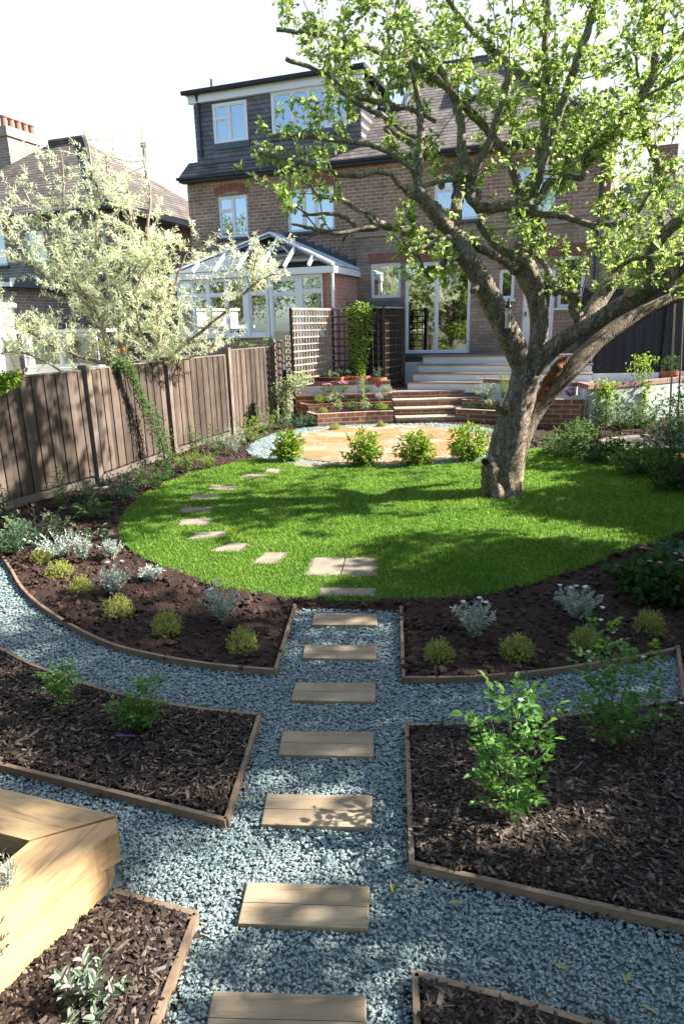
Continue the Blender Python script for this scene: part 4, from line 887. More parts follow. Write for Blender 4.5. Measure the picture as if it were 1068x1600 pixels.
# outbuildings of the neighbour
t = thing('flat_roof_extension', 'flat roofed brick extension with a lead edged roof in front of the far left house', 'extension', loc2w(-12.2, -3), HR)
MB().box(-4, .4, 0, 3, 0, 3.72).build('wall', M_brickn, t); MB().box(-4.1, .75, -.15, 3, 3.73, 3.98).build('flat_roof', M_lead, t); MB().box(-2.2, .8, -.19, -.151, 3.74, 3.86).build('white_trim', M_white, t)
t = thing('garden_shed', 'cream and timber clad garden room at the left edge beyond the fence', 'shed', (-8.0, 15.2, 0))
MB().box(-3, 0, 0, 2, .0, 3.0).build('wall', M_cream, t); m = MB()
for k in range(12): m.box(-2.0+k*.13, -2.0+k*.13+.12, -.03, -.002, .9, 2.2)
m.build('timber_cladding', M_clad, t); MB().box(-3.05, .08, -.05, 2.1, 3.0, 3.08).build('roof', M_cream, t); MB().box(-.4, -.02, -.02, -.002, .6, 2.2).build('brown_panel', M_brickb, t)
t = thing('garden_canopy', 'low white lean-to with small windows beyond the fence behind the pale tree', 'lean-to', (-6.9, 16.6, 0))
window(t, -.7, 1.1, 1.55, 2.35, 0, [(0, .5, 0, 1), (.5, 1, 0, 1)], sill=0); MB().box(-.75, 1.15, 0, 1.2, 0, 1.54).build('wall', M_render, t); MB().box(-.8, 1.2, -.1, 1.3, 2.36, 2.44).build('roof', M_white, t)
# house past the right end
t = thing('brick_house', 'distant brown roofed house glimpsed between leaves past the right end of the brick house', 'house', (12.5, 30, 0), HR)
MB().box(-4, 6, 0, 8, 0, 5.6).build('wall', M_brickn, t); r = MB(); thick([(-4.4, -.4, 5.5), (6.4, -.4, 5.5), (2.5, 4, 8.6), (0, 4, 8.6)]); thick([(-4.4, 8.4, 5.5), (-4.4, -.4, 5.5), (0, 4, 8.6)]); r.build('roof', M_tilenb, t)
window(t, -2.9, -1.6, 3.4, 4.8, -.05, [(0, .5, 0, 1), (.5, 1, 0, 1)], sill=0)
MB().box(.8, 1.7, 3.6, 4.4, 7.8, 9.8).build('chimney', M_brickred, t)
# ---------------------------------------------------------------- plants
UP = np.array([0, 0, 1.])
def petals(mb, P, r, k=5, up=(0, 0, 1)):
    for p in np.atleast_2d(P):
        a = np.arange(k)*2*PI/k+rng.uniform(0, 2); D = np.c_[np.cos(a), np.sin(a), np.full(k, .35)]
        mb.leaves(np.repeat([p], k, 0), D, np.repeat([UP], k, 0)+D*.1, r, r*.8, .1, .0)
def put_flowers(t, pts, r, mat, name='flower', cap=10):
    pts = np.atleast_2d(pts)
    if len(pts) <= cap:
        for p in pts: m = MB(); petals(m, p, r); petals(m, p+[0, 0, r*.3], r*.6); m.build(name, mat, t)
    else:
        m = MB(); petals(m, pts, r); m.build(name+'s', mat, t)
def plant(name, label, cat, loc, r, h, mat, n=400, L=.03, W=.014, kind='bush', group=None, ns=9, stem=None, fl=None, lean=0):
    t = thing(name, label, cat, loc, 0, group); f = MB(); s = MB(); stem = stem or M_greenstem
    if kind == 'mound':      # many short upright sprigs packed in a cushion
        k = n; u = unit(k); u[:, 2] = np.abs(u[:, 2]); q = rng.uniform(.55, 1, k)[:, None]*(1+rng.normal(0, .07, (k, 1))); B = u*q*np.array([r, r, h])*.96
        m = 6; T = np.repeat(B, m, 0)+np.repeat(u*.5+UP*.5, m, 0)*rng.uniform(-.02, .012, (k*m, 1))*(L/.012)
        a = rng.uniform(0, 2*PI, k*m); D = np.c_[np.cos(a), np.sin(a), rng.uniform(.2, 1.3, k*m)]+np.repeat(u, m, 0)*.4
        f.leaves(T, D, UP+unit(k*m)*.6, L*rng.uniform(.7, 1.3, k*m), W, .15)
        for i in range(30): s.tube([(0, 0, 0), B[i]*.5+[0, 0, .01], B[i]*.96], [.002, .0015, .001], 4, cap=False)
    elif kind == 'upright':  # fine stems with narrow leaves, open top
        for i in range(ns):
            a = rng.uniform(0, 2*PI); q = rng.uniform(.1, 1)**.6; top = np.array([math.cos(a)*r*q, math.sin(a)*r*q, h*rng.uniform(.65, 1.05)*(1-.25*q)])
            P = spline([(0, 0, 0), top*[.35, .35, .45]+rng.normal(0, .01, 3), top], 5); s.tube(P, np.linspace(.0028, .0012, len(P)), 4, cap=False)
            k = max(4, n//ns); ii = rng.uniform(.18, 1, k)**.8*(len(P)-1.01); lo = ii.astype(int); B = P[lo]+(P[lo+1]-P[lo])*(ii-lo)[:, None]
            T = P[-1]-P[0]; T /= np.linalg.norm(T); D = T*rng.uniform(.4, 1.2, (k, 1))+unit(k)*.75; f.leaves(B, D, UP+unit(k)*.8, L*rng.uniform(.6, 1.3, k), W, .15)
    elif kind == 'spiky':    # long leaves rising on shoots
        for i in range(ns):
            a = rng.uniform(0, 2*PI); q = rng.uniform(.1, 1); top = np.array([math.cos(a)*r*q*.8, math.sin(a)*r*q*.8, h*rng.uniform(.6, 1.)])
            b0 = np.array([math.cos(a), math.sin(a), 0])*r*.15*q; P = spline([b0, b0+(top-b0)*.5+rng.normal(0, .012, 3), top], 4); s.tube(P, np.linspace(.005, .002, len(P)), 5, cap=False)
            k = max(5, n//ns); ii = np.linspace(.15, .999, k)*(len(P)-1.01); lo = ii.astype(int); B = P[lo]+(P[lo+1]-P[lo])*(ii-lo)[:, None]
            az = np.arange(k)*2.4+rng.uniform(0, 6); D = np.c_[np.cos(az), np.sin(az), rng.uniform(.1, .9, k)]; f.leaves(B, D, np.repeat([UP], k, 0), L*rng.uniform(.7, 1.15, k)*(1.1-.5*ii/len(P)), W, .2, .5)
    elif kind == 'rosette':
        k = n; a = rng.uniform(0, 2*PI, k); D = np.c_[np.cos(a), np.sin(a), rng.uniform(.25, 1.6, k)]; B = D*[.02, .02, 0]; P = B
        Ls = h*rng.uniform(.5, 1.1, k); 
        for i in range(k): e = D[i]/np.linalg.norm(D[i])*Ls[i]*.55; s.tube([(0, 0, 0), e*.6, e], .0022, 4, cap=False)
        e = D/np.linalg.norm(D, axis=1)[:, None]*Ls[:, None]*.5; f.leaves(e, D*[1, 1, .3], UP+unit(k)*.3, L*rng.uniform(.7, 1.2, k), W, .2, .4)
    else:                    # bush: leaf tufts at the ends of arching stems
        nt = max(8, n//8); u = unit(nt); q = rng.uniform(.3, 1.1, nt)[:, None]**.6; lump = 1+.22*np.sin(u[:, 0]*5+r*90)*np.cos(u[:, 1]*4+h*70); tips = u*q*lump[:, None]*np.array([r, r, h*.50])+[lean*r, 0, h*.46]
        tips[:, 2] = np.clip(tips[:, 2], .02, None)
        for i in range(nt):
            b0 = rng.normal(0, r*.08, 3)*[1, 1, 0]; P = spline([b0, b0*.5+tips[i]*[.45, .45, .6], tips[i]], 3)
            if i < 90: s.tube(P, np.linspace(.0045, .0015, len(P)), 4, cap=False)
            k = 8; ii = np.r_[np.full(5, .97), rng.uniform(.45, .95, 3)]*(len(P)-1.01); lo = ii.astype(int); B = P[lo]+(P[lo+1]-P[lo])*(ii-lo)[:, None]
            f.leaves(B+rng.normal(0, L*.25, (k, 3)), unit(k)*.9+u[i]*.6+UP*.2, UP+unit(k)*.6, L*rng.uniform(.6, 1.2, k), W*rng.uniform(.8, 1.1, k), .22, .3)
    f.build('foliage', mat, t)
    if s.n: s.build('stems', stem, t)
    if fl: 
        cnt, fr_, fm = fl; a = rng.uniform(0, 2*PI, cnt); q = rng.uniform(.1, .8, cnt)
        put_flowers(t, np.c_[np.cos(a)*r*q, np.sin(a)*r*q, h*rng.uniform(.9, 1.08, cnt)], fr_, fm)
    return t
def at(px, py, z=0., wpx=None, hpx=None):
    p = G(px, py, z); d = (p-_O)@_F; return p, (wpx or 0)/FPX*d/2, (hpx or 0)/FPX*d*1.04
def P_(px, py, wpx, hpx, name, label, cat, mat, z=.02, Y=None, **k):
    """px, py: foot of the plant in the photograph; wpx, hpx: its width and height there"""
    if Y is not None: p = A(px, py, Y)
    else: p = G(px, py, z)
    d = (p-_O)@_F; return plant(name, label, cat, p, wpx/FPX*d/2, hpx/FPX*d*1.03, mat, **k)
GM = 'yellow green cushion plants in the soil beds'; GS = 'silver leaved plants in the soil beds'
for x, y, w_, h_, l in [(67, 880, 38, 26, 'small yellow green cushion plant nearest the left edge of the photo'), (95, 901, 50, 27, 'bright sunlit yellow green cushion plant near the curved edging on the left'),
                        (127, 927, 42, 28, 'dull green cushion plant below the brightest yellow one, left bed'), (185, 960, 54, 30, 'green cushion plant in front of the white flowered silver plant, left bed'),
                        (262, 986, 54, 34, 'pale yellow green cushion plant in the middle of the left bed'), (380, 1016, 54, 40, 'shaded green cushion plant near the path corner of the left bed')]:
    P_(x, y, w_, h_, 'cushion_plant', l, 'plant', L_mound, kind='mound', n=420, L=.016, W=.006, group=GM)
for x, y, w_, h_, l in [(685, 1034, 54, 36, 'green cushion plant nearest the path in the right bed'), (808, 1029, 60, 40, 'second green cushion plant from the path in the right bed'),
                        (912, 1011, 56, 36, 'green cushion plant in front of the silver shrub, right bed'), (1012, 990, 56, 40, 'green cushion plant farthest right in the right bed')]:
    P_(x, y, w_, h_, 'cushion_plant', l, 'plant', L_mound, kind='mound', n=460, L=.016, W=.006, group=GM)
for x, y, w_, h_, n_, l, fl in [(131, 878, 34, 48, 240, 'thin upright silver plant in the left bed behind the yellow cushions', None), (176, 873, 44, 32, 300, 'small silver plant at the left lawn edge', None),
                            (181, 930, 56, 52, 420, 'silver plant with two white blooms in the left bed', (2, .03, P_white)), (237, 909, 44, 26, 360, 'low rounded silver plant just below the lawn edge, left bed', None),
                            (347, 974, 68, 66, 620, 'tall silver plant with white blooms, largest in the left bed', (6, .025, P_white)),
                            (741, 1000, 72, 66, 640, 'silver plant with one white bloom in the right bed near the path', (3, .026, P_white)), (900, 972, 78, 60, 640, 'wide silver plant touching the lawn in the right bed', (5, .024, P_white))]:
    P_(x, y, w_, h_, 'silver_plant', l, 'plant', L_silver, kind='upright', n=int(n_*2.6), L=.034, W=.0095, ns=38, group=GS, fl=fl)
# perennials along the fence, left side
for x, y, w_, h_, nm, l, m, k in [
    (20, 868, 130, 60, 'perennial', 'loose grey green clump at the left edge of the photo below the fence', L_blue, dict(kind='upright', n=900, L=.05, W=.012, ns=40)),
    (95, 872, 110, 44, 'perennial', 'pale sprawling clump beside the yellow cushions near the left edge', L_silver, dict(kind='upright', n=700, L=.045, W=.011, ns=40)),
    (60, 838, 120, 46, 'perennial', 'silver green sprawling plant in the shade of the fence at far left', L_vari, dict(kind='bush', n=500, L=.045, W=.016)),
    (10, 820, 90, 70, 'perennial', 'tall thin leaved plant against the fence, cut by the left edge', L_blue, dict(kind='spiky', n=160, L=.10, W=.018, ns=10)),
    (96, 842, 32, 44, 'perennial', 'small bright green young plant on bare soil at the left', L_mid, dict(kind='spiky', n=60, L=.06, W=.024, ns=4)),
    (100, 798, 56, 66, 'lily', 'upright young lily with narrow leaves below the fence', L_mid, dict(kind='spiky', n=70, L=.13, W=.022, ns=4)),
    (146, 812, 72, 52, 'hellebore', 'broad leaved plant with one white bloom near the fence', L_mid, dict(kind='rosette', n=46, L=.13, W=.06, fl=(2, .05, P_white))),
    (150, 846, 66, 48, 'hellebore', 'pale flowered drooping plant in front of the white bloom', L_vari, dict(kind='rosette', n=40, L=.09, W=.03)),
    (140, 792, 90, 50, 'perennial', 'dense narrow leaved clump at the foot of the second fence post', L_blue, dict(kind='spiky', n=260, L=.10, W=.014, ns=22)),
    (190, 780, 80, 44, 'perennial', 'low green clump along the foot of the fence near the climber', L_blue, dict(kind='bush', n=420, L=.06, W=.02)),
    (232, 762, 80, 46, 'perennial', 'dark green low clump under the fence climber', L_mid, dict(kind='bush', n=420, L=.06, W=.024)),
    (262, 750, 60, 40, 'perennial', 'leafy low plant between the climber and the lawn', L_dark, dict(kind='bush', n=300, L=.06, W=.026)),
    (292, 741, 52, 42, 'perennial', 'bright green feathery plant at the lawn edge by the third fence post', L_choisya, dict(kind='upright', n=700, L=.04, W=.01, ns=36)),
    (325, 735, 42, 34, 'perennial', 'small bright green tuft at the lawn edge', L_choisya, dict(kind='upright', n=500, L=.04, W=.01, ns=30)),
    (305, 712, 50, 54, 'perennial', 'bronze green upright plant against the third fence panel', L_mid, dict(kind='spiky', n=150, L=.10, W=.02, ns=10)),
    (336, 706, 56, 44, 'perennial', 'mixed green clump against the fence panel in full sun', L_mid, dict(kind='bush', n=420, L=.055, W=.02)),
    (366, 712, 44, 48, 'perennial', 'pale blue green feathery plant near the patio gravel', L_silver, dict(kind='upright', n=600, L=.05, W=.008, ns=34)),
    (388, 690, 64, 40, 'perennial', 'yellow green flowering clump by the fence near the patio', L_choisya, dict(kind='bush', n=460, L=.05, W=.02)),
    (414, 676, 60, 46, 'perennial', 'pale green clump at the foot of the last long fence panel', L_choisya, dict(kind='bush', n=460, L=.055, W=.022)),
    (444, 672, 40, 34, 'perennial', 'grey green mound between fence and brick planter', L_blue, dict(kind='bush', n=360, L=.045, W=.02)),
    (474, 668, 44, 28, 'perennial', 'grey green mound against the left end of the brick planter', L_blue, dict(kind='bush', n=360, L=.045, W=.02)),
    ]:
    k.setdefault('group', 'border plants along the left fence'); P_(x, y, w_, h_, nm, l, 'plant', m, **k)
# climbers on the fence
def climber(label, base, pts, mat, n, L, W, spread, trunk=M_twig, name='climber'):
    """pts: points from foot to top, each with its own half width"""
    t = thing(name, label, name, base); P = spline(pts, 5); o = np.array(base); s = MB(); f = MB()
    for q in range(4): s.tube(P[:, :3]-o+np.cumsum(rng.normal(0, .012, (len(P), 3)), 0)*[1, 1, .3], np.linspace(.012, .004, len(P)), 5)
    i = rng.uniform(0, len(P)-1.01, n); lo = i.astype(int); B = P[lo, :3]+(P[lo+1, :3]-P[lo, :3])*(i-lo)[:, None]-o; wd = P[lo, 3]
    B = B+unit(n)*(rng.uniform(.1, 1, n)**.6*wd)[:, None]*np.array(spread); f.leaves(B, unit(n)+[.4, -.2, -.1], unit(n)*.6+[.7, -.3, .6], L*rng.uniform(.6, 1.2, n), W, .2, .3)
    f.build('foliage', mat, t); s.build('stems', trunk, t); return t
b = G(262, 735); fy = lambda x, y, Y, w: (*A(x, y, Y), w)
climber('thin evergreen climber rising up the second fence panel', b, [fy(262, 735, 11.9, .10), fy(255, 690, 11.8, .26), fy(238, 655, 11.7, .24), fy(222, 625, 11.55, .12), fy(208, 590, 11.4, .12), fy(196, 572, 11.3, .14), fy(178, 568, 11.2, .1)], L_mid, 1500, .055, .022, (.8, .8, 1))
b = G(440, 668)
climber('young shrub with pale flowers in front of the last fence post beside the trellis', b, [fy(448, 662, 15.9, .06), fy(446, 630, 15.9, .22), fy(440, 612, 15.9, .30), fy(462, 596, 15.9, .34), fy(470, 590, 15.9, .24)], L_vari, 900, .075, .034, (1, 1, .7), name='shrub')
b = G(424, 645); climber('thin stemmed plant climbing beside the end of the boarded fence', G(424, 660), [fy(426, 655, 15.8, .12), fy(424, 630, 15.9, .14), fy(432, 605, 16, .16)], L_mid, 300, .06, .026, (1, 1, .8), name='shrub')
b = A(-10, 640, 8.2); climber('bright green shoots hanging over the top of the fence at the left edge', A(5, 640, 7.9), [fy(-20, 610, 7.8, .22), fy(0, 598, 7.8, .2), fy(22, 588, 7.8, .13)], L_choisya, 420, .07, .032, (1, 1, .6), name='shrub')
# bright shrubs in a row at the patio
for x, y, w_, h_, l in [(452, 720, 46, 46, 'bright green shrub, leftmost of the four along the patio edge'), (567, 728, 52, 56, 'bright green shrub, second from left along the patio edge'),
                        (649, 727, 60, 54, 'loose bright green shrub, third from left along the patio edge'), (731, 720, 58, 58, 'bright green shrub next to the old tree trunk on the patio edge')]:
    P_(x, y, w_, h_, 'shrub', l, 'shrub', L_choisya, kind='bush', n=900, L=.10, W=.04, group='bright green shrubs along the patio edge')
P_(768, 708, 28, 36, 'shrub', 'small pale variegated shrub beside the left of the tree trunk', 'shrub', L_vari, n=300, L=.06, W=.03)
for x, y, w_, h_, l in [(595, 667, 16, 9, 'tiny yellow green cushion in the gravel before the steps'), (523, 672, 20, 10, 'tiny grey cushion in the gravel by the brick planter'), (436, 712, 22, 14, 'small yellow cushion beside the leftmost bright shrub')]:
    P_(x, y, w_, h_, 'cushion_plant', l, 'plant', L_mound, kind='mound', n=200, L=.022, W=.01)
# planting in the left brick planter
for x, y, Y, w_, h_, nm, m, l, k in [
    (505, 645, 16.35, 16, 8, 'cushion_plant', L_mound, 'small cushion at the left corner of the lowest planter tier', dict(kind='mound', n=200, L=.02, W=.01)),
    (596, 638, 16.6, 22, 9, 'cushion_plant', L_choisya, 'bright green cushion at the right end of the lowest planter tier', dict(kind='mound', n=260, L=.02, W=.01)),
    (528, 641, 16.6, 18, 18, 'perennial', L_vari, 'pale upright plant in the lowest planter tier', dict(n=180, L=.05, W=.02)),
    (550, 640, 16.6, 24, 15, 'perennial', L_mid, 'green clump in the middle of the lowest planter tier', dict(n=260, L=.05, W=.02)),
    (571, 640, 16.6, 18, 18, 'perennial', L_vari, 'variegated clump right of the green one in the lowest tier', dict(n=200, L=.05, W=.02)),
    (500, 630, 16.9, 22, 12, 'perennial', L_choisya, 'yellow green clump in the middle planter tier at left', dict(n=220, L=.05, W=.02)),
    (520, 628, 16.95, 34, 14, 'perennial', L_vari, 'spreading pale plant in the middle planter tier', dict(n=300, L=.05, W=.02)),
    (566, 625, 17.0, 22, 40, 'perennial', L_vari, 'tall tapering pale plant in the brick planter', dict(kind='spiky', n=260, L=.08, W=.02, ns=14)),
    (592, 624, 17.05, 22, 10, 'perennial', L_silver, 'silver tuft at the right of the middle planter tier', dict(n=180, L=.04, W=.014)),
    (512, 613, 17.35, 24, 12, 'perennial', L_mid, 'purple flowered clump before the white wall of the planter', dict(n=200, L=.04, W=.02, fl=(16, .04, P_pink))),
    (536, 613, 17.35, 22, 14, 'perennial', L_mid, 'pink flowered clump before the white wall of the planter', dict(n=180, L=.04, W=.02, fl=(16, .04, P_pink))),
    (606, 611, 17.4, 18, 9, 'perennial', L_vari, 'small pale tuft at the right end of the upper planter tier', dict(n=150, L=.04, W=.02)),
    (576, 612, 17.4, 14, 12, 'perennial', L_mid, 'small dark tuft in the upper planter tier', dict(n=120, L=.04, W=.02)),
    (738, 640, 16.7, 30, 9, 'cushion_plant', L_mid, 'green cushion in the low right planter', dict(kind='mound', n=240, L=.02, W=.01)),
    (762, 638, 16.5, 22, 16, 'perennial', L_vari, 'pale clump in the low right planter by the trunk', dict(n=200, L=.05, W=.02)),
    (757, 624, 16.9, 32, 32, 'perennial', L_vari, 'pale white flecked shrub in the right planter', dict(n=260, L=.05, W=.022)),
    (785, 622, 16.6, 26, 46, 'perennial', L_choisya, 'upright pale green plant between planter and trunk', dict(kind='spiky', n=180, L=.07, W=.022, ns=9)),
    (890, 619, 15.6, 26, 10, 'perennial', L_mid, 'magenta flowered plant on top of the brick wall by the leaning stem', dict(n=120, L=.04, W=.02, fl=(24, .05, P_purple))),
    ]: P_(x, y, w_, h_, nm, l, 'plant', m, Y=Y, **k)
# pots on the terrace
def pot(x, Y, w, h, label, trough=0):
    p = A(x, 590, Y); t = thing('plant_pot', label, 'pot', (p[0], p[1], .66), HR, 'terracotta pots by the trellis'); 
    if trough: 
        m = plate(MB(), -w/2, w/2, 0, h, -.15, .15, []); m.box(-w/2-.02, w/2+.02, -.17, .17, h-.05, h).build('pot', M_terr, t)
    else: MB().tube([(0, 0, 0), (0, 0, h*.8), (0, 0, h*.81), (0, 0, h)], [w*.36, w*.48, w*.53, w*.53], 20).build('pot', M_terr, t)
    MB().tube([(0, 0, h-.01), (0, 0, h+.005)], w*.45, 16).build('soil', M_soil, t); return (p[0], p[1], .66+h)
q = pot(512, 17.9, .85, .42, 'long terracotta trough at the left of the trellis', 1); plant('perennial', 'pale plant growing in the terracotta trough', 'plant', (q[0]+.1, q[1], q[2]), .25, .16, L_vari, 260, .06, .025)
q = pot(540, 18.0, .42, .44, 'round terracotta pot left of the potted climber'); plant('perennial', 'grey green plant in the round pot beside the climber', 'plant', q, .28, .3, L_blue, 300, .06, .03)
q = pot(563, 17.85, .5, .42, 'terracotta pot holding the tall climber'); 
climber('leafy climber in a pot trained up the dark trellis', q, [(q[0], q[1], q[2], .12), (q[0]-.05, q[1]+.12, 1.5, .28), (q[0]-.02, q[1]+.2, 2.1, .40), (q[0]+.02, q[1]+.2, 2.62, .40), (q[0]+.0, q[1]+.2, 2.75, .42)], L_choisya, 1700, .075, .042, (1.1, .3, .7))
q = pot(590, 17.7, .44, .38, 'terracotta pot at the right corner of the trellis'); plant('perennial', 'thin grey plant in the pot at the trellis corner', 'plant', q, .2, .36, L_blue, 140, .05, .02)
q = pot(1045, 16.7, .42, .45, 'terracotta pot on the right terrace before the black fence'); plant('perennial', 'leafy plant in the pot before the black fence', 'plant', q, .3, .4, L_dark, 300, .07, .035)
# right border
for x, y, w_, h_, nm, l, m, k in [
    (880, 712, 80, 36, 'perennial', 'low leafy ground cover at the lawn edge right of the trunk', L_mid, dict(n=900, L=.07, W=.034)),
    (935, 722, 90, 40, 'perennial', 'low dark ground cover along the lawn edge on the right', L_dark, dict(n=900, L=.07, W=.034)),
    (1000, 740, 100, 44, 'perennial', 'mixed low plants at the lawn edge farther right', L_mid, dict(n=900, L=.08, W=.036)),
    (1055, 765, 90, 60, 'perennial', 'dark leafy clump at the right edge beside the lawn', L_dark, dict(n=800, L=.08, W=.04)),
    (900, 690, 70, 34, 'perennial', 'green clump against the brown brick wall on the right', L_mid, dict(n=600, L=.07, W=.03)),
    (960, 672, 90, 54, 'shrub', 'rounded green shrub before the sage rendered wall', L_dark, dict(n=1000, L=.07, W=.03)),
    (1000, 668, 60, 40, 'shrub', 'lighter green shrub before the sage rendered wall, right of the rounded one', L_mid, dict(n=600, L=.07, W=.03)),
    (1060, 690, 90, 90, 'shrub', 'dark bushy shrub at the right edge by the rendered wall', L_dark, dict(n=1400, L=.07, W=.03)),
    (1050, 722, 100, 76, 'shrub', 'fine leaved shrub at the right edge behind the stone patch', L_blue, dict(n=1300, L=.06, W=.024)),
    (1062, 738, 40, 30, 'perennial', 'bronze leaved plant at the right lawn edge', P_bronze, dict(n=220, L=.06, W=.03)),
    (985, 708, 90, 20, 'perennial', 'sparse pink flecked ground cover over the stone slabs', L_mid, dict(n=260, L=.06, W=.03)),
    (1030, 930, 150, 56, 'geranium', 'dark lobed leaf geranium with a few pink flowers at the right edge', L_dark, dict(n=1500, L=.075, W=.06, fl=(6, .028, P_pink))),
    (1060, 885, 70, 40, 'geranium', 'bluish leafy clump behind the geranium at the right edge', L_blue, dict(n=700, L=.07, W=.05)),
    (1064, 872, 30, 22, 'perennial', 'small bronze pink leaved plant touching the lawn at the right edge', P_bronze, dict(n=160, L=.05, W=.03))]:
    P_(x, y, w_, h_, nm, l, 'plant', m, **k)
for x, w_, h_, l, Y in [(945, 60, 66, 'small open shrub before the sage wall, left of the taller one', 15.1), (1000, 56, 100, 'taller young shrub standing before the sage wall', 15.6)]:
    p = A(x, 645, Y); climber(l, (p[0], p[1], .05), [(p[0], p[1], .05, .05), (p[0]+.05, p[1], .6, .18), (p[0]-.1, p[1], h_/66*.85, .38), (p[0]-.05, p[1], h_/66*1.0, .3)], L_choisya, 420, .08, .045, (1, 1, .5), name='shrub')
pl_ = MB(); pl_.prism(GP([(930, 690), (1010, 682), (1045, 704), (960, 712)]), -.02, .06); tag(pl_.build('stone_slab', M_slab), 'pale stone slab half covered by creeping plants in the right border', 'stone')
for x, l in ((1048, 'grey bamboo cane standing at the right edge before the black fence'), (1061, 'darker bamboo cane at the right edge, right of the grey one')):
    a, b = A(x-3, 655, 14.9), A(x+8, 420, 15.1); m = MB(); m.tube([a, b], .022, 7); tag(m.build('garden_cane', M_clad if x < 1050 else M_twig), l, 'cane')
m = A(850, 586, 18.6)
# hedge top above fence and shrubs beyond it
for x, y, Y, w_, h_, m, l in [(395, 556, 17.6, 64, 34, L_choisya, 'bright green bush showing above the fence beside the trellis'), (40, 600, 14.5, 90, 24, P_bronze, 'reddish low shrub seen above the fence at the far left')]:
    p = A(x, y, Y); plant('shrub', l, 'shrub', (p[0], p[1], 0), w_/FPX*Y/2, p[2]+h_/FPX*Y, m, 1500, .08, .035)

# ---------------------------------------------------------------- roses, sage, lavender
def compound(f, P, D, size, n5=5):
    """a rose leaf: midrib with paired leaflets and one at the tip"""
    D = D/np.linalg.norm(D); S = np.cross(D, UP); S /= np.linalg.norm(S)+1e-9; N = np.cross(S, D)
    B = []; DD = []; Ls = []
    for k in range(n5//2):
        for sg in (-1, 1): B.append(P+D*size*(.35+.3*k)); DD.append(D*.45+S*sg+rng.normal(0, .12, 3)); Ls.append(size*(.42+.06*k))
    B.append(P+D*size*.95); DD.append(D+rng.normal(0, .1, 3)); Ls.append(size*.55)
    Ls = np.array(Ls); f.leaves(B, DD, np.repeat([N], len(B), 0)+rng.normal(0, .25, (len(B), 3)), Ls, Ls*.62, .16, .25)
def rose(label, px, py, canes, size, buds, dens=10, Y=None, mat=L_rose):
    b = G(px, py, .03); t = thing('rose_bush', label, 'rose bush', b, 0, 'roses in the bark beds'); f = MB(); s = MB(); fl = []
    for c in canes:
        Q = [np.zeros(3)]+[A(x, y, b[1]+dy)-b for x, y, dy in c]; P = spline(Q, 5); P[1:-1] += rng.normal(0, .004, (len(P)-2, 3)); s.tube(P, np.linspace(.0065, .0025, len(P)), 6)
        L = np.linalg.norm(np.diff(P, axis=0), axis=1).sum(); k = int(dens*L/.3)+4
        for j in range(k):
            i = (.12+.88*(j+rng.random())/k)*(len(P)-1.01); lo = int(i); B = P[lo]+(P[lo+1]-P[lo])*(i-lo); a = j*2.4+rng.uniform(-.5, .5)
            D = np.array([math.cos(a), math.sin(a), rng.uniform(.2, 1.3)]); e = B+D*size*rng.uniform(.12, .4); s.tube([B, e], [.002, .0014], 4, cap=False)
            compound(f, e, D+[0, 0, -.2], size*rng.uniform(.7, 1.25))
            if rng.random() < .2: s.tube([e, e+D*size], .0015, 4, cap=False); compound(f, e+D*size*.6, D+rng.normal(0, .5, 3), size*.9)
        fl.append(P[-1])
    f.build('foliage', mat, t); s.build('canes', M_greenstem, t)
    for j in range(buds):
        p = fl[j % len(fl)]+rng.normal(0, size*.5, 3)+[0, 0, size*.35]; m = MB(); petals(m, p, size*.16); m.blob(p, size*.07, 6); m.build('flower', P_white, t)
rose('tall rose bush in the big right bark bed, the one nearer the path', 795, 1285, [[(772, 1200, .0), (752, 1185, 0)], [(790, 1190, .05), (800, 1120, .05), (800, 1085, .05)], [(815, 1200, .1), (838, 1130, .12), (858, 1100, .14)],
      [(800, 1230, -.05), (830, 1185, -.08), (842, 1150, -.1)], [(775, 1230, .05), (772, 1150, .1), (762, 1110, .1)], [(790, 1250, .0), (765, 1250, -.05)], [(805, 1210, -.03), (815, 1150, -.05)]], .10, 2, 4)
rose('tall rose bush with white buds overhanging the curved gravel path on the right', 952, 1170, [[(940, 1120, 0), (925, 1060, .0), (915, 1035, 0)], [(955, 1110, .05), (960, 1050, .1), (945, 1010, .1), (937, 985, .1)], [(965, 1110, 0), (985, 1050, .05), (1000, 1020, .05)],
      [(975, 1135, 0), (1010, 1115, .0), (1040, 1100, .0)], [(945, 1140, 0), (925, 1150, 0)], [(960, 1140, -.05), (985, 1150, -.08)]], .10, 12, 6)
rose('small bright rose bush with pinkish tips nearest the left path edge', 95, 1105, [[(88, 1070, 0), (80, 1050, 0)], [(98, 1065, 0), (112, 1058, 0)], [(92, 1080, 0), (76, 1078, 0)], [(95, 1085, .05), (108, 1075, .1)]], .06, 0, 14)
rose('small light green rose bush in the middle of the left bark bed', 212, 1143, [[(200, 1115, 0), (175, 1112, 0)], [(215, 1105, 0), (222, 1070, 0)], [(228, 1115, 0), (245, 1060, .05)], [(225, 1125, 0), (248, 1098, 0)], [(205, 1125, 0), (190, 1100, .05)], [(215, 1125, 0), (205, 1085, 0)], [(218, 1130, 0), (232, 1130, 0)]], .062, 0, 14)
tag(MB().bar((*G(183, 1163)[:2], .062), (*G(214, 1164)[:2], .062), .012, .006).build('plant_label', P_purple), 'flat pink plastic plant label lying on the left bark bed', 'plant label')
b = G(140, 1572, .03); t = thing('sage_plant', 'bushy grey green sage with purplish young leaves below the sleeper bed', 'plant', b); f = MB(); s = MB()
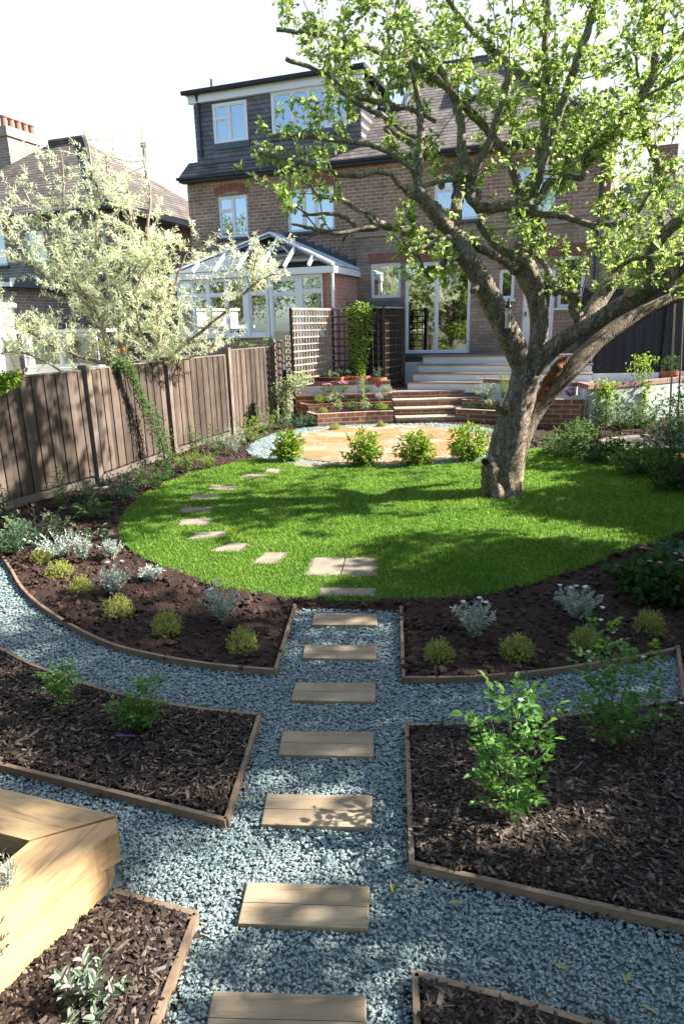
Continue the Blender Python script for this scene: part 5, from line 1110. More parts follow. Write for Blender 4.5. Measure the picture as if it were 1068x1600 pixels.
for i in range(46):
    u = unit(1)[0]; u[2] = abs(u[2])*1.3+.1; tip = u/np.linalg.norm(u)*rng.uniform(.06, .17)*np.array([.85, .85, .95]); s.tube([(0, 0, 0), tip*.5+[0, 0, .01], tip], [.0035, .003, .002], 5)
    for j in range(4):
        e = tip*(1-.17*j); a = rng.uniform(0, PI)
        for sg in (0, PI):
            D = np.array([math.cos(a+sg), math.sin(a+sg), .35+.25*(j == 0)])+u*.35; f.leaves([e], [D], [UP+unit(1)[0]*.25], .048*rng.uniform(.7, 1.15), .022, .15, .3)
f.build('foliage', L_sage, t); s.build('stems', M_greenstem, t)
b = A(8, 1345, 2.15); plant('lavender', 'pale silvery lavender shoots in the raised sleeper bed, cut by the left edge', 'plant', (b[0]-.02, b[1], .2), .07, .24, L_silver, 420, .03, .004, kind='upright', ns=22)
b = A(-6, 1460, 1.9); plant('lavender', 'greyish brown shoots over the lower part of the sleeper bed at the left edge', 'plant', (b[0]-.02, b[1], .2), .07, .18, L_sage, 260, .022, .007, kind='upright', ns=16)
b = A(22, 1340, 2.2); plant('perennial', 'small bright green seedling in the raised sleeper bed', 'plant', (b[0]+.01, b[1], .2), .04, .06, L_mid, 60, .03, .018)
b = G(18, 1535, .03); plant('perennial', 'tiny green seedling at the foot of the sleeper bed', 'plant', b, .03, .09, L_mid, 24, .03, .016, kind='spiky', ns=2)
# a few fallen leaves and scraps
m = MB()
for x, y in [(865, 1505), (985, 1518), (1050, 1135), (940, 1398), (985, 1415), (800, 1355), (610, 1378), (395, 1243), (700, 1410), (1000, 1570), (965, 1200), (1035, 1005)]:
    p = G(x, y, .035); m.leaves([p], [unit(1)[0]*[1, 1, .1]], [UP+unit(1)[0]*.3], .06, .014)
tag(m.build('fallen_leaves', leafmat('fallen_leaf', [(.35, .36, .05), (.5, .42, .12)], .2)), 'scattered yellow green willow leaves fallen on gravel and bark', 'leaves', kind='stuff')
# ---------------------------------------------------------------- the old apple tree
TB_ = G(783, 776)
apple = thing('apple_tree', 'old gnarled apple tree with leaning split trunk and open leafy crown on the lawn', 'tree', (0, 0, 0))
BR = []     # smoothed branches: (points, radii)
def limb(pts, wob=.03, k=12, sub=5, name='limb', keep=True, par=None):
    Q = []
    for x, y, Y, r in pts:
        p = A(x, y, Y); d = (p-_O)@_F; Q.append((*p, r/FPX*d))
    S = spline(Q, sub); n = len(S)
    S[1:-1, :3] += rng.normal(0, .12, (n-2, 3))*S[1:-1, 3:4]
    R = S[:, 3]*(1+rng.normal(0, .05, n)); 
    if keep: BR.append((S[:, :3], R))
    return S[:, :3], R, wob, k
tk = MB()
def addl(mb, pts, **kw):
    P, R, wob, k = limb(pts, **kw); mb.tube(P, R, k, wob); return P
def densetube(mb, pts, k=40, sub=14, knob=.10, seed=0):
    """large stem with lumps and ridges modelled in"""
    Q = []
    for x, y, Y, r in pts: p = A(x, y, Y); Q.append((*p, r/FPX*((p-_O)@_F)))
    S = spline(Q, sub); P, R = S[:, :3], S[:, 3]; BR.append((P[::3], R[::3])); T = np.gradient(P, axis=0); T /= np.linalg.norm(T, axis=1)[:, None]
    u = np.cross(T[0], UP+[.3, 0, 0]); V = []
    for i in range(len(P)):
        u = u-T[i]*(u@T[i]); u /= np.linalg.norm(u); w = np.cross(T[i], u); a = np.arange(k)*2*PI/k
        q = 1+knob*(vnoise(a*1.2+seed+np.sin(a)*2, np.full(k, i*.22+seed), 1.3)-.5)*2+.05*np.sin(a*7+i*.12+seed)*1+.03*np.sin(a*13+seed-i*.2)+rng.normal(0, .012, k)
        # seam-free lumps
        q = 1+.7*knob*(np.sin(a*2+i*.13+seed)*.5+np.sin(a*3-i*.21+seed*2)*.5)+.035*np.sin(a*8+np.sin(i*.2+seed)*1.5)+.02*np.sin(a*15+i*.3)+rng.normal(0, .012, k)
        V.append(P[i]+np.outer(np.cos(a)*R[i]*q, u)+np.outer(np.sin(a)*R[i]*q, w))
    V = np.concatenate(V); n = len(P); i = np.arange(n-1)[:, None]*k; j = np.arange(k)[None]; j2 = (j+1) % k
    mb.add(V, [np.stack([i+j, i+j2, i+k+j2, i+k+j], -1).reshape(-1, 4)])
    mb.add(np.vstack([V[-k:], P[-1]]), [np.array([(q, (q+1) % k, k) for q in range(k)])])
densetube(tk, [(786, 800, 9.1, 36), (785, 776, 9.1, 32), (784, 745, 9.1, 28), (792, 700, 9.12, 27), (803, 655, 9.15, 24.5), (814, 615, 9.18, 22), (822, 582, 9.2, 21), (824, 556, 9.2, 21)], seed=1)
densetube(tk, [(800, 780, 9.2, 14), (803, 735, 9.25, 14), (814, 692, 9.3, 13.5), (832, 648, 9.4, 13), (860, 610, 9.45, 14), (893, 574, 9.5, 14.5), (932, 535, 9.6, 12), (975, 504, 9.7, 11), (1020, 480, 9.8, 10), (1080, 452, 9.9, 9), (1150, 420, 10, 7)], k=26, seed=4, knob=.08)
# left limb
densetube(tk, [(818, 592, 9.2, 15), (812, 562, 9.15, 18), (796, 528, 9.05, 17.5), (777, 488, 8.95, 17), (757, 450, 8.9, 16.5), (738, 415, 8.85, 16), (718, 385, 8.85, 16), (702, 362, 8.85, 13)], k=26, seed=7, knob=.10)
# middle limb
densetube(tk, [(826, 590, 9.2, 15), (838, 545, 9.25, 13.5), (842, 500, 9.3, 14.5), (836, 460, 9.3, 15), (823, 428, 9.3, 17), (812, 400, 9.3, 15), (820, 375, 9.3, 11)], k=26, seed=9, knob=.09)
# right limb
densetube(tk, [(830, 578, 9.15, 15), (860, 547, 9.1, 14), (895, 522, 9.0, 12.5), (935, 499, 8.9, 12), (965, 479, 8.85, 13), (1000, 459, 8.8, 13), (1040, 434, 8.75, 12), (1085, 402, 8.7, 11), (1150, 360, 8.7, 9)], k=26, seed=12, knob=.09)
densetube(tk, [(905, 520, 9.3, 10), (922, 490, 9.5, 13), (945, 455, 9.7, 12), (965, 430, 9.8, 8), (985, 400, 9.9, 6)], k=18, sub=8, seed=15)
# burls at the foot
p = A(767, 735, 8.95); tk.tube(spline([p+[.02, .10, -.42], p+[.0, .03, -.2], p+[-.015, -.02, .03], p+[.05, .08, .26]], 6), [.12]*1+list(np.linspace(.125, .125, 12))+list(np.linspace(.12, .04, 6)), 16, .07)
p = A(777, 762, 8.85); tk.tube([p+[0, 0, -.3], p+[0, 0, -.05], p+[0, .05, .06]], [.11, .09, .04], 12, .08)
p = A(777, 634, 8.95); tk.tube([p+[.12, .05, -.04], p, p+[-.03, -.02, .04]], [.09, .075, .04], 12, .1)
LB = []
def L_(pts, k=10, wob=.03): LB.append(1); P, R, w_, kk = limb([(a, b, c, d*.84) for a, b, c, d in pts]); tk2.tube(P, R, k, wob)
tk2 = MB()
L_([(702, 368, 8.85, 16), (690, 345, 8.8, 15), (672, 322, 8.75, 14), (655, 305, 8.7, 14), (641, 298, 8.7, 11)], 14, .06)
L_([(658, 312, 8.7, 10), (652, 285, 8.7, 9), (654, 250, 8.7, 9), (657, 215, 8.75, 8), (655, 175, 8.8, 6), (648, 130, 8.8, 5), (635, 80, 8.9, 4), (630, 30, 9.0, 3)])
L_([(706, 372, 8.85, 13), (710, 340, 8.9, 12), (715, 305, 8.95, 11), (717, 270, 9.0, 10), (721, 235, 9.0, 9), (719, 195, 9.0, 8), (710, 155, 9.0, 8), (690, 115, 9.0, 8), (668, 80, 9.0, 7), (640, 48, 9.0, 5), (615, 20, 9.0, 4)])
L_([(652, 282, 8.7, 5), (640, 262, 8.6, 5), (610, 240, 8.5, 5), (575, 226, 8.4, 5), (530, 219, 8.3, 5), (480, 214, 8.2, 4.5), (440, 210, 8.2, 4), (422, 216, 8.2, 3)])
L_([(612, 273, 8.4, 4), (585, 268, 8.35, 5), (560, 275, 8.3, 5), (520, 270, 8.3, 5), (480, 256, 8.2, 5), (440, 246, 8.2, 4.5), (403, 240, 8.2, 4)])
L_([(640, 300, 8.7, 6), (625, 290, 8.55, 5), (612, 273, 8.4, 4)])
L_([(690, 372, 8.8, 9), (665, 366, 8.7, 9), (640, 362, 8.6, 8), (618, 357, 8.5, 7), (592, 350, 8.4, 7)], 10, .08)
L_([(592, 352, 8.4, 6), (582, 338, 8.4, 6), (572, 330, 8.35, 5), (558, 328, 8.3, 4), (540, 315, 8.25, 4), (518, 309, 8.2, 4), (497, 305, 8.2, 3.5), (485, 290, 8.2, 3), (465, 283, 8.2, 2)])
L_([(588, 356, 8.4, 5), (560, 358, 8.35, 5), (545, 344, 8.3, 4), (528, 336, 8.25, 3.5), (500, 334, 8.2, 3), (472, 337, 8.2, 2)])
L_([(590, 354, 8.4, 6), (562, 358, 8.3, 4), (530, 365, 8.2, 4), (500, 360, 8.2, 3.5), (478, 355, 8.15, 3), (456, 350, 8.1, 2)])
L_([(548, 358, 8.3, 2.5), (538, 372, 8.3, 2.2), (530, 392, 8.3, 1.5)])
L_([(500, 362, 8.2, 2.2), (485, 370, 8.2, 1.6), (476, 378, 8.2, 1)])
L_([(590, 355, 8.4, 6), (580, 344, 8.38, 5), (572, 336, 8.35, 4)])
L_([(700, 385, 8.85, 7), (696, 405, 8.7, 6), (682, 425, 8.6, 5), (672, 432, 8.6, 4), (660, 420, 8.55, 4), (655, 402, 8.5, 3), (640, 392, 8.5, 2)])
L_([(748, 440, 8.9, 9), (738, 455, 8.6, 6)], 9); L_([(718, 398, 8.85, 8), (702, 402, 8.6, 6), (690, 388, 8.5, 4), (680, 375, 8.5, 2)])
L_([(806, 425, 9.25, 9), (790, 410, 9.1, 8), (768, 398, 9.0, 7), (748, 388, 8.9, 7), (735, 374, 8.85, 7), (715, 366, 8.8, 6), (696, 362, 8.8, 5)])
L_([(700, 372, 8.7, 7), (680, 378, 8.5, 6), (655, 388, 8.4, 5), (632, 380, 8.3, 3)], 9, .07)
L_([(818, 395, 9.3, 16), (838, 372, 9.35, 14), (842, 350, 9.35, 12), (826, 325, 9.3, 12), (815, 308, 9.3, 13)], 14, .06)
L_([(815, 318, 9.3, 11), (806, 285, 9.25, 9), (795, 250, 9.2, 8), (775, 220, 9.15, 8), (750, 190, 9.1, 8), (725, 165, 9.0, 8), (700, 140, 8.95, 7), (672, 115, 8.9, 7), (645, 100, 8.9, 6), (610, 88, 8.8, 5), (560, 70, 8.7, 4), (500, 55, 8.6, 4), (432, 46, 8.5, 4)])
L_([(832, 305, 9.2, 10), (842, 272, 9.0, 8), (856, 230, 8.9, 8), (872, 180, 8.8, 8), (890, 125, 8.7, 7.5), (908, 75, 8.6, 7.5), (922, 30, 8.6, 7), (935, -20, 8.5, 6), (950, -90, 8.5, 5), (960, -170, 8.5, 3)])
L_([(822, 305, 9.4, 10), (838, 260, 9.6, 9), (848, 215, 9.7, 8), (850, 170, 9.8, 7), (852, 120, 9.8, 7), (850, 60, 9.8, 6), (856, 0, 9.8, 5), (862, -80, 9.8, 4), (858, -170, 9.8, 3)])
L_([(812, 330, 9.3, 11), (790, 322, 9.2, 10), (765, 326, 9.1, 10), (742, 318, 9.0, 9), (728, 300, 9.0, 8), (726, 282, 9.0, 8)], 12, .05)
L_([(726, 286, 9.0, 8), (745, 258, 8.9, 8), (762, 225, 8.8, 7.5), (778, 180, 8.7, 7), (790, 135, 8.6, 6.5), (797, 100, 8.6, 6), (800, 92, 8.6, 5)])
L_([(728, 284, 9.0, 5), (712, 281, 8.9, 4), (685, 285, 8.8, 4), (660, 292, 8.7, 4), (636, 302, 8.6, 3)])
L_([(822, 325, 9.3, 8), (845, 334, 9.2, 7), (875, 338, 9.1, 6), (900, 345, 9.0, 6), (925, 352, 8.95, 6), (955, 352, 8.9, 5.5), (980, 346, 8.85, 5), (996, 330, 8.8, 4), (1010, 308, 8.8, 3), (1016, 300, 8.8, 2)])
L_([(840, 318, 9.2, 7), (848, 296, 9.1, 6), (862, 280, 9.05, 6), (885, 276, 9.0, 5.5), (908, 279, 8.95, 5), (912, 262, 8.9, 4), (912, 244, 8.9, 4), (940, 212, 8.85, 3.5), (975, 180, 8.8, 3), (1010, 150, 8.7, 3), (1070, 118, 8.6, 3)])
L_([(842, 310, 9.4, 9), (868, 275, 9.5, 8), (895, 250, 9.55, 9), (920, 225, 9.6, 10), (950, 198, 9.6, 10), (980, 172, 9.6, 9), (1005, 145, 9.6, 9), (1030, 105, 9.6, 8), (1062, 65, 9.6, 8), (1100, 10, 9.6, 6), (1150, -80, 9.6, 4)])
L_([(1000, 150, 9.6, 8), (1016, 118, 9.5, 8), (1024, 80, 9.4, 7.5), (1032, 35, 9.3, 7), (1040, -20, 9.2, 6), (1050, -120, 9.2, 4)])
L_([(922, 224, 9.6, 8), (910, 198, 9.7, 7), (890, 175, 9.8, 7), (862, 152, 9.9, 8), (835, 128, 9.9, 8), (805, 108, 9.9, 7), (775, 85, 10, 7), (735, 45, 10, 6), (705, 10, 10, 5), (680, -40, 10, 3)])
L_([(885, 262, 9.5, 7), (888, 225, 9.6, 6), (880, 190, 9.7, 6), (868, 170, 9.8, 5)])
L_([(905, 505, 9.05, 12), (895, 480, 9.2, 9), (898, 462, 9.2, 9), (875, 455, 9.3, 8), (855, 448, 9.35, 7), (840, 430, 9.35, 6)], 10, .06)
L_([(868, 460, 9.3, 6), (858, 430, 9.5, 6), (846, 408, 9.7, 5), (825, 385, 9.8, 4)])
L_([(1020, 445, 8.8, 11), (1012, 410, 8.8, 11), (1030, 375, 8.7, 12), (1055, 350, 8.65, 11), (1085, 330, 8.6, 10), (1130, 290, 8.6, 7)])
L_([(955, 425, 8.85, 3), (975, 412, 8.75, 4), (992, 404, 8.7, 4), (1030, 400, 8.65, 4), (1090, 392, 8.6, 4)])
L_([(1012, 462, 8.8, 8), (1030, 445, 8.6, 8), (1052, 452, 8.5, 6), (1080, 452, 8.5, 5)], 9, .06)
L_([(1034, 360, 9.9, 6), (1030, 310, 9.9, 7), (1028, 270, 9.9, 8), (1018, 230, 9.9, 8), (1006, 205, 9.9, 6), (1000, 180, 9.9, 4), (996, 120, 9.9, 3), (990, 60, 9.9, 2)])
L_([(1005, 200, 9.9, 3), (985, 192, 9.8, 3), (970, 188, 9.7, 2)])
L_([(548, 150, 8.5, 3), (520, 125, 8.5, 4), (490, 108, 8.5, 4), (446, 92, 8.4, 4)])
L_([(680, 190, 8.9, 4), (640, 170, 8.8, 4), (590, 160, 8.7, 5), (548, 150, 8.6, 4)])
L_([(657, 220, 8.75, 4), (630, 205, 8.7, 4), (600, 182, 8.6, 5), (570, 168, 8.6, 5), (540, 148, 8.5, 4), (520, 130, 8.5, 3)])
L_([(714, 290, 9.3, 6), (700, 262, 9.6, 7), (670, 240, 9.7, 7), (640, 222, 9.8, 6), (600, 200, 9.8, 5)])
L_([(620, 240, 8.5, 3), (612, 215, 8.5, 3), (600, 198, 8.5, 2.5)])
L_([(748, 330, 9.4, 8), (745, 300, 9.5, 7), (735, 260, 9.6, 7), (715, 230, 9.7, 6)])
L_([(745, 345, 9.4, 6), (768, 380, 9.35, 7), (800, 400, 9.3, 8)], 9)
tk2.tube([A(736, 315, 9)+[0, 0, 0], A(734, 282, 9.)], [.05, .04], 8, .1)
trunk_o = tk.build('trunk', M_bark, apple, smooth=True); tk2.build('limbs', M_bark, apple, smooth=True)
hw = MB(); Hq = [(842, 592, 9.02, 12), (850, 570, 9.0, 17), (862, 552, 9.05, 13), (876, 540, 9.1, 6)]
P, R, _, _ = limb([(840, 626, 9.33, 3), (849, 606, 9.36, 6), (861, 586, 9.38, 8.5), (874, 569, 9.4, 8), (884, 557, 9.43, 4)], keep=False); hw.tube(P, R, 14, .03); hw.build('hollow_wood', M_hollow, apple, smooth=True)
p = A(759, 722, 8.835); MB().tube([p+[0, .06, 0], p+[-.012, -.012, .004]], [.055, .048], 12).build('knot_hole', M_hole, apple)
for x, y, Y, r in ((639, 297, 8.66, 9), (983, 457, 8.64, 7), (690, 290, 8.9, 5)): p = A(x, y, Y); MB().tube([p+[0, .04, 0], p+[-.01, -.035, .0]], r/FPX*Y, 12).build('pruning_cut', M_cutwood, apple)
# small box hung on the left limb
p = A(793, 497, 8.66); t = thing('bird_feeder', 'narrow silver tube hung on the left limb of the old tree', 'bird feeder', p)
MB().tube([(0, 0, -.12), (0, 0, .12)], .035, 12).build('tube', simple('galvanised', (.5, .5, .48), (.4, .4, .4), 8, .35, .05, metal=.6), t); MB().tube([(0, 0, .12), (0, 0, .15), (0, 0, .24)], [.045, .03, .006], 10).build('cap', M_gutter, t)

# twigs and leaves
def apple_leaves():
    tw = MB(); f = MB()
    # how leafy each part of the picture is, used only to choose which spurs carry leaves
    main = [(440, -60), (430, 30), (478, 95), (500, 150), (430, 165), (382, 160), (385, 200), (362, 258), (392, 285), (430, 268), (440, 335), (482, 330), (520, 300), (560, 290), (600, 300), (608, 390), (640, 480), (700, 465), (730, 395), (800, 365), (860, 405), (850, 460), (905, 470), (965, 455), (1068, 480), (1240, 480), (1240, -500), (440, -500)]
    sparse = [[(560, 130), (700, 130), (760, 200), (860, 250), (830, 330), (700, 330), (560, 300)], [(480, 240), (600, 230), (640, 300), (600, 380), (480, 380)], [(380, 140), (470, 140), (470, 200), (380, 200)], [(860, 300), (950, 290), (955, 370), (860, 370)]]
    def dens(P):
        x, y = proj(P); q = np.c_[x, y]; d = np.where(inpoly(q, main), 1., 0.)
        for k, s in enumerate(sparse): d = np.where(inpoly(q, s), d*(.38, .45, .5, .35)[k], d)
        d = np.where((y < 0) | (x > 1090), d*.8, d)
        return d
    def tuft(c, out, n, s=1.):
        D = unit(n)*.9+out*.7+[0, 0, .05]; D[:, 2] -= .15; f.leaves(c+rng.normal(0, .022, (n, 3)), D, UP+unit(n)*.7, (.076)*s*rng.uniform(.5, 1.15, n), .046*s*rng.uniform(.75, 1.1, n), .2, .35)
    ends = []
    def twig(p, d, L, r, lvl=0):
        d = d/np.linalg.norm(d); n = 4; Q = [p]; q = d.copy()
        for i in range(n): q = q+rng.normal(0, .22, 3)+[0, 0, .06]; q /= np.linalg.norm(q); Q.append(Q[-1]+q*L/n)
        Q = np.array(Q)
        if dens(Q[-1:])[0] < rng.random()*.9: return
        tw.tube(Q, np.linspace(r, r*.4, n+1), 4, cap=False)
        for i in range(1, n+1):
            if rng.random() < .88: tuft(Q[i], q, rng.integers(4, 9))
        if lvl < 1 and L > .4:
            for i in range(rng.integers(2, 5)): twig(Q[rng.integers(1, n+1)], q+unit(1)[0]*1.1, L*rng.uniform(.4, .7), r*.6, lvl+1)
    for P, R in BR:
        seg = np.linalg.norm(np.diff(P, axis=0), axis=1); 
        for i in range(1, len(P)):
            if R[i] > .16: continue
            x, y = proj(P[i]); 
            k = rng.poisson(seg[i-1]*(7.0 if R[i] < .06 else 2.2))
            for _ in range(k):
                T = P[i]-P[i-1]; u = unit(1)[0]; u[2] = u[2]*.7+.25; side = u-T*(u@T)/(T@T); L = rng.choice([.10, .22, .5, .9], p=[.35, .3, .22, .13])
                twig(P[i]+side/np.linalg.norm(side)*R[i]*.8, side+T/np.linalg.norm(T)*.5, L, .004+.006*L)
    # outer crown: young shoots filling the volume between and beyond the limbs
    tips = np.concatenate([b[0] for b in BR])
    n = 2600; px = rng.uniform(400, 1240, n); py = rng.uniform(-420, 480, n); YY = rng.uniform(7.6, 11.4, n)
    for x, y, Yv in zip(px, py, YY):
        p = A(x, y, Yv); dd = dens(p[None])[0]
        if x < 620: Yv = min(Yv, 10)
        if rng.random() > dd*.55: continue
        v = unit(1)[0]*[1, 1, .6]+[0, 0, .4]; twig(p, v, rng.uniform(.2, .5), .005, 1)
    print('apple leaves', sum(len(a) for a in f.f)//2)
    tw.build('twigs', M_twig, apple); f.build('leaves', L_apple, apple)
apple_leaves()

# ---------------------------------------------------------------- other trees
def tree(name, label, base, h, r, mat, L, W, n, trunk_r=.12, ctr=.62, flat=.5, bark=None, clump=26, seed=0, group=None, low=.25, spread=None):
    global rng; keep = rng; rng = np.random.default_rng(int(abs(base[0]*1000+base[1]*70+h*7)))
    t = thing(name, label, 'tree', base, 0, group); s = MB(); f = MB(); tr_ = MB(); bark = bark or M_twig
    tr_.tube(spline([(0, 0, -.1), (.05*r, 0, h*.25), (-.04*r, .05*r, h*.5), (.03*r, 0, h*.85)], 5), np.linspace(trunk_r, trunk_r*.25, 16), 10, .04)
    C = []
    for i in range(clump):
        u = unit(1)[0]; q = rng.uniform(.35, 1.)**.6; c = np.array([u[0]*r*q, u[1]*r*q, h*ctr+u[2]*h*(1-ctr)*q*(1 if u[2] > 0 else (ctr-low)/(1-ctr))]); C.append(c)
        b0 = np.array([0, 0, max(h*.15, min(c[2]*.6, h*.6))]); P = spline([b0, b0+(c-b0)*.5+[0, 0, .1*r], c], 4); tr_.tube(P, np.linspace(trunk_r*.35, .012, len(P)), 6, .04)
    for c in C:
        k = n//clump; cr = r*rng.uniform(.24, .42); u = unit(k)*rng.uniform(.3, 1, (k, 1))**.5*cr*[1, 1, .8]; P = c+u; f.leaves(P, unit(k)+[0, 0, -.2], UP+unit(k)*.8, L*rng.uniform(.6, 1.2, k), W, .2, .3)
    tr_.build('trunk', bark, t); f.build('crown', mat, t); rng = keep; return t
# willow like tree with narrow pale leaves behind the fence
def willow():
    base = np.array([-4.6, 12.9, 0]); t = thing('willow_tree', 'pale narrow leaved tree with thin curving stems just behind the left fence', 'tree', (0, 0, 0)); s = MB(); f = MB()
    Yw = 13.2
    stems = [([(170, 610, 13.0), (168, 545, 13.0), (150, 500, 13.0), (120, 455, 13.0), (85, 400, 13.0), (60, 340, 13.1), (30, 280, 13.2)], 5), ([(168, 590, 13.0), (170, 540, 13.1), (150, 480, 13.2), (150, 400, 13.3), (150, 320, 13.5), (140, 240, 13.6), (130, 200, 13.7)], 5),
             ([(245, 600, 13.5), (250, 530, 13.5), (245, 480, 13.4), (232, 420, 13.4), (225, 385, 13.4), (205, 345, 13.3), (175, 300, 13.3), (165, 245, 13.3)], 5), ([(228, 400, 13.4), (232, 350, 13.4), (235, 300, 13.5), (225, 250, 13.6), (228, 215, 13.7)], 3),
             ([(250, 590, 13.5), (280, 545, 13.3), (320, 515, 13.0), (360, 480, 12.8), (395, 445, 12.6), (425, 430, 12.5), (445, 425, 12.4)], 4), ([(395, 445, 12.6), (398, 410, 12.6), (410, 380, 12.6)], 2.5),
             ([(172, 570, 13.0), (140, 560, 12.8), (90, 545, 12.5), (50, 520, 12.3), (10, 510, 12.2), (-40, 505, 12.1)], 3.5), ([(160, 600, 13.), (120, 590, 12.6), (60, 560, 12.4), (20, 550, 12.2), (-30, 560, 12)], 3),
             ([(200, 600, 13.2), (190, 540, 13.2), (188, 480, 13.3), (195, 420, 13.4), (205, 360, 13.5), (200, 300, 13.6), (190, 250, 13.7)], 4), ([(245, 500, 13.4), (270, 450, 13.3), (290, 400, 13.3), (310, 375, 13.3)], 3),
             ([(120, 455, 13.0), (80, 440, 12.9), (40, 400, 12.8), (10, 350, 12.7), (-20, 320, 12.7)], 3), ([(150, 480, 13.1), (110, 420, 13.2), (100, 350, 13.3), (100, 280, 13.4), (95, 230, 13.4)], 3),
             ([(240, 560, 13.5), (290, 560, 13.2), (330, 545, 13), (355, 520, 12.9)], 2.5), ([(260, 570, 13.4), (220, 520, 13), (215, 450, 12.9), (240, 400, 12.9), (260, 370, 12.9)], 3)]
    def dens(x, y):
        d = 0.
        if -80 < x < 300 and 190 < y < 600: d = .95
        if 290 < x < 460 and 355 < y < 590: d = .55
        if y < 300: d *= .65
        if y < 235: d *= .5
        if x > 200 and y < 360: d *= .35
        if 200 < y < 600: d *= .8
        if x < 60 and 250 < y < 330: d *= .5
        if 40 < x < 140 and 560 < y: d *= .3
        return d
    allp = []
    for pts, r in stems:
        Q = np.array([(*A(x, y, Y), r/FPX*Y) for x, y, Y in pts]); S = spline(Q, 5); S[1:-1, :3] += rng.normal(0, .010, (len(S)-2, 3)); R = S[:, 3]*np.linspace(.85, .16, len(S)); s.tube(S[:, :3], R, 7, .03); allp.append(S[:, :3])
    s.tube([A(250, 660, 13.5), A(245, 600, 13.5)], .09, 8); s.tube([A(175, 660, 13.), A(172, 600, 13.)], .09, 8); s.tube([A(200, 665, 13.2), A(200, 600, 13.2)], .07, 8)
    tw = MB(); nl = 0
    for P in allp:
        for i in range(1, len(P)):
            for _ in range(rng.poisson(3.0)):
                u = unit(1)[0]; d = u*[1, .9, .5]+[0, 0, .35]; L = rng.uniform(.3, 1.15); n = 7; Q = [P[i]]; q = d/np.linalg.norm(d)
                for k in range(n): q = q+rng.normal(0, .12, 3)+[0, 0, .04]; q /= np.linalg.norm(q); Q.append(Q[-1]+q*L/n)
                Q = np.array(Q); x, y = proj(Q[-1]); 
                if rng.random() > dens(x, y)*1.0: continue
                tw.tube(Q, np.linspace(.006, .0025, n+1), 4, cap=False)
                m = int(L*75); ii = rng.uniform(.15, 1, m)*(n-.01); lo = ii.astype(int); B = Q[lo]+(Q[lo+1]-Q[lo])*(ii-lo)[:, None]
                f.leaves(B+rng.normal(0, .015, (m, 3)), unit(m)*.9+q*.7+[0, 0, -.1], UP+unit(m)*.8, .085*rng.uniform(.6, 1.25, m), .0155, .12, .4); nl += m
    print('willow leaves', nl)
    s.build('trunk', simple('pale_bark', (.34, .27, .20), (.22, .17, .12), 8, .8, .2), t, smooth=True); tw.build('twigs', M_twig, t); f.build('leaves', L_willow, t)
    for x, y in ((152, 543), (190, 545)): p = A(x, y, 12.8); m = MB(); petals(m, [p+rng.normal(0, .05, 3) for _ in range(5)], .07); m.build('blossom', P_orange, t)
willow()
# trees of the next garden on the right, they shade the lower right of the garden
GR = 'trees of the garden on the right'
for lb, (x, y), h, r, n, ct, lo in [('leafy tree beyond the right edge near the gravel', (7.2, 2.15), 5.0, 2.2, 20000, .5, .1), ('leafy tree beyond the right edge, abreast of the soil beds', (7.3, 5.2), 5.8, 2.3, 20000, .5, .1),
        ('leafy tree beyond the right edge, abreast of the lawn', (8.3, 7.9), 4.75, 2.0, 19000, .5, .1), ('low dense tree beyond the right edge, abreast of the old tree', (8.3, 10.6), 3.3, 1.7, 14000, .5, .1), ('leafy tree behind the photographer on the right', (6.6, -.7), 6.2, 2.3, 13000, .5, .1),
        ('smaller airy tree behind the shading hedge trees, near the gravel', (9.6, 2.3), 6.4, 2.0, 3000, .6, .3), ('taller airy tree behind the shading hedge trees, near the soil beds', (9.7, 4.9), 9.7, 1.7, 6500, .70, .5),
        ('taller airy tree farthest back on the right side', (10.4, .2), 9.0, 2.8, 5200, .68, .4)]:
    tree('garden_tree', lb, (x, y, 0), h, r, L_olive, .15, .085, n, group=GR, ctr=ct, low=lo)
t = thing('boundary_fence', 'boarded boundary fence along the right, outside the picture', 'fence')
RFP = [(6.3, -1), (6.35, 3), (6.4, 7), (6.6, 10), (7.4, 12.2), (9.3, 14.6)]
for a, b in zip(RFP[:-1], RFP[1:]):
    m = MB(); a = np.array(a, float); b = np.array(b, float); k = int(np.linalg.norm(b-a)/.12)
    for j in range(k): m.bar((*(a+(b-a)*(j+.5)/k), 0), (*(a+(b-a)*(j+.5)/k), 2.1), .12, .02, (0, 1, 0))
    m.build('fence_panel', M_fence, t); MB().box(-.05, .05, -.05, .05, 0, 2.2, 0, (*a, 0)).build('fence_post', M_post, t)
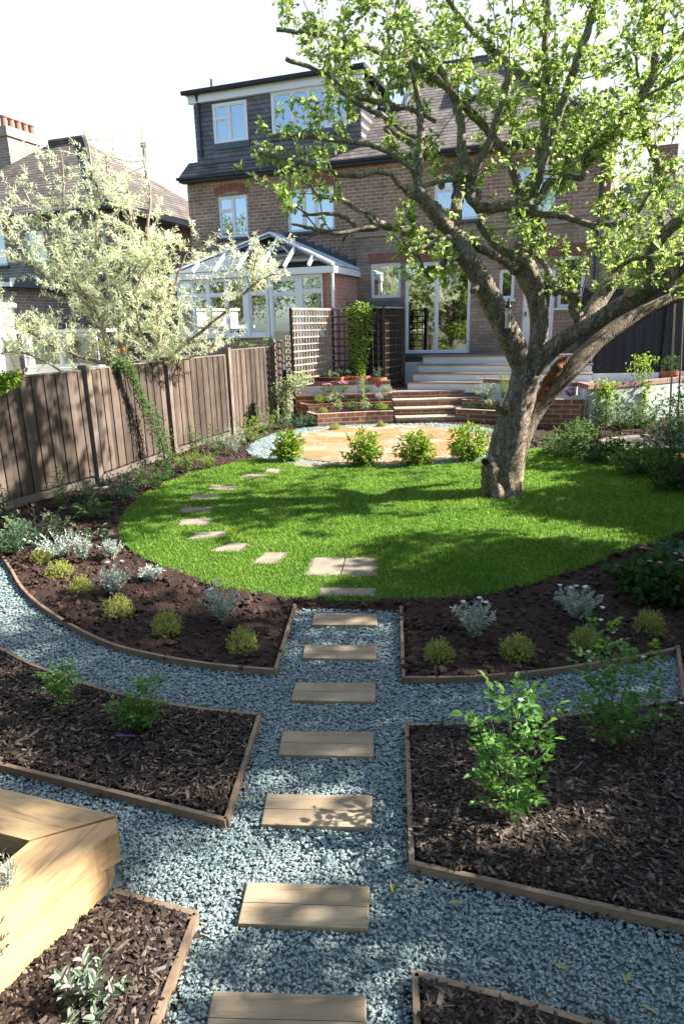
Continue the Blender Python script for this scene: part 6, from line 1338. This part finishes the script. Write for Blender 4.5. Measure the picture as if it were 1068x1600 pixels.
for lb, (x, y), h, r in [('added tall dense tree close behind the photographer, blocks sky light', (1.5, -5.2), 8.5, 3.2), ('added tall dense tree towards the left fence, blocks sky light from behind', (-4.6, -4.2), 8.0, 3.0), ('added unseen tree beyond the left fence, blocks sky light from the left', (-8.2, .8), 7.0, 2.6)]:  # unseen trees added round the camera to block sky light
    tree('garden_tree', lb, (x, y, 0), h, r, L_olive, .2, .12, 9000, group='trees added to block sky light', ctr=.52, low=.1)
# trees out to the left and behind, seen mirrored in the windows
GL = 'trees of the gardens on the left'
tree('garden_tree', 'broad tree two gardens to the left, seen mirrored in the sliding door', (-11.5, 3.5, 0), 8, 3.4, L_olive, .16, .09, 9000, .2, group=GL)
tree('garden_tree', 'tall tree far to the left, mirrored in the conservatory glass', (-16.5, 8.0, 0), 9, 3.8, L_olive, .16, .09, 8000, .2, group=GL)
tree('garden_tree', 'dark tree far behind to the left', (-9.5, -5.0, 0), 8, 3.6, L_mid, .16, .09, 8000, .2, group=GL)
tree('garden_tree', 'rounded tree behind the photographer', (-2, -9.0, 0), 8, 4, L_mid, .16, .09, 8000, .2, group=GL)
# background trees on the right beyond the black fence
tree('garden_tree', 'leafy tree beyond the black fence at the right end of the house', (10.8, 21, 0), 6.6, 2.6, L_mid, .12, .07, 9000, .15, group='trees beyond the black fence', low=.3)
tree('garden_tree', 'pale leafy tree at the right edge beyond the black fence', (13.6, 23, 0), 8.0, 2.8, L_choisya, .12, .07, 8000, .15, group='trees beyond the black fence', low=.3)
plant('indoor_plant', 'dark leafy plant standing inside the conservatory', 'plant', (loc2w(-5.0, -1.0, 1.2)), .7, 1.6, L_dark, 600, .2, .08)
plant('indoor_plant', 'bushy plant behind the conservatory door', 'plant', (loc2w(-2.7, -1.0, 1.2)), .5, 1.6, L_dark, 500, .2, .08)

# ---------------------------------------------------------------- ground cover last
grass()
pebbles()
chips(C_poly, 60000, 'shredded bark mulch of the left bed with two small roses')
chips(D_poly, 80000, 'shredded bark mulch of the big right bed')
chips(E_poly, 12000, 'shredded bark mulch at the bottom edge right of the pads', big=1.0)
chips(F_poly, 24000, 'shredded bark mulch round the sage beside the sleeper bed', big=1.0)
clods()
print('faces', sum(len(o.data.polygons) for o in bpy.data.objects if o.type == 'MESH'))
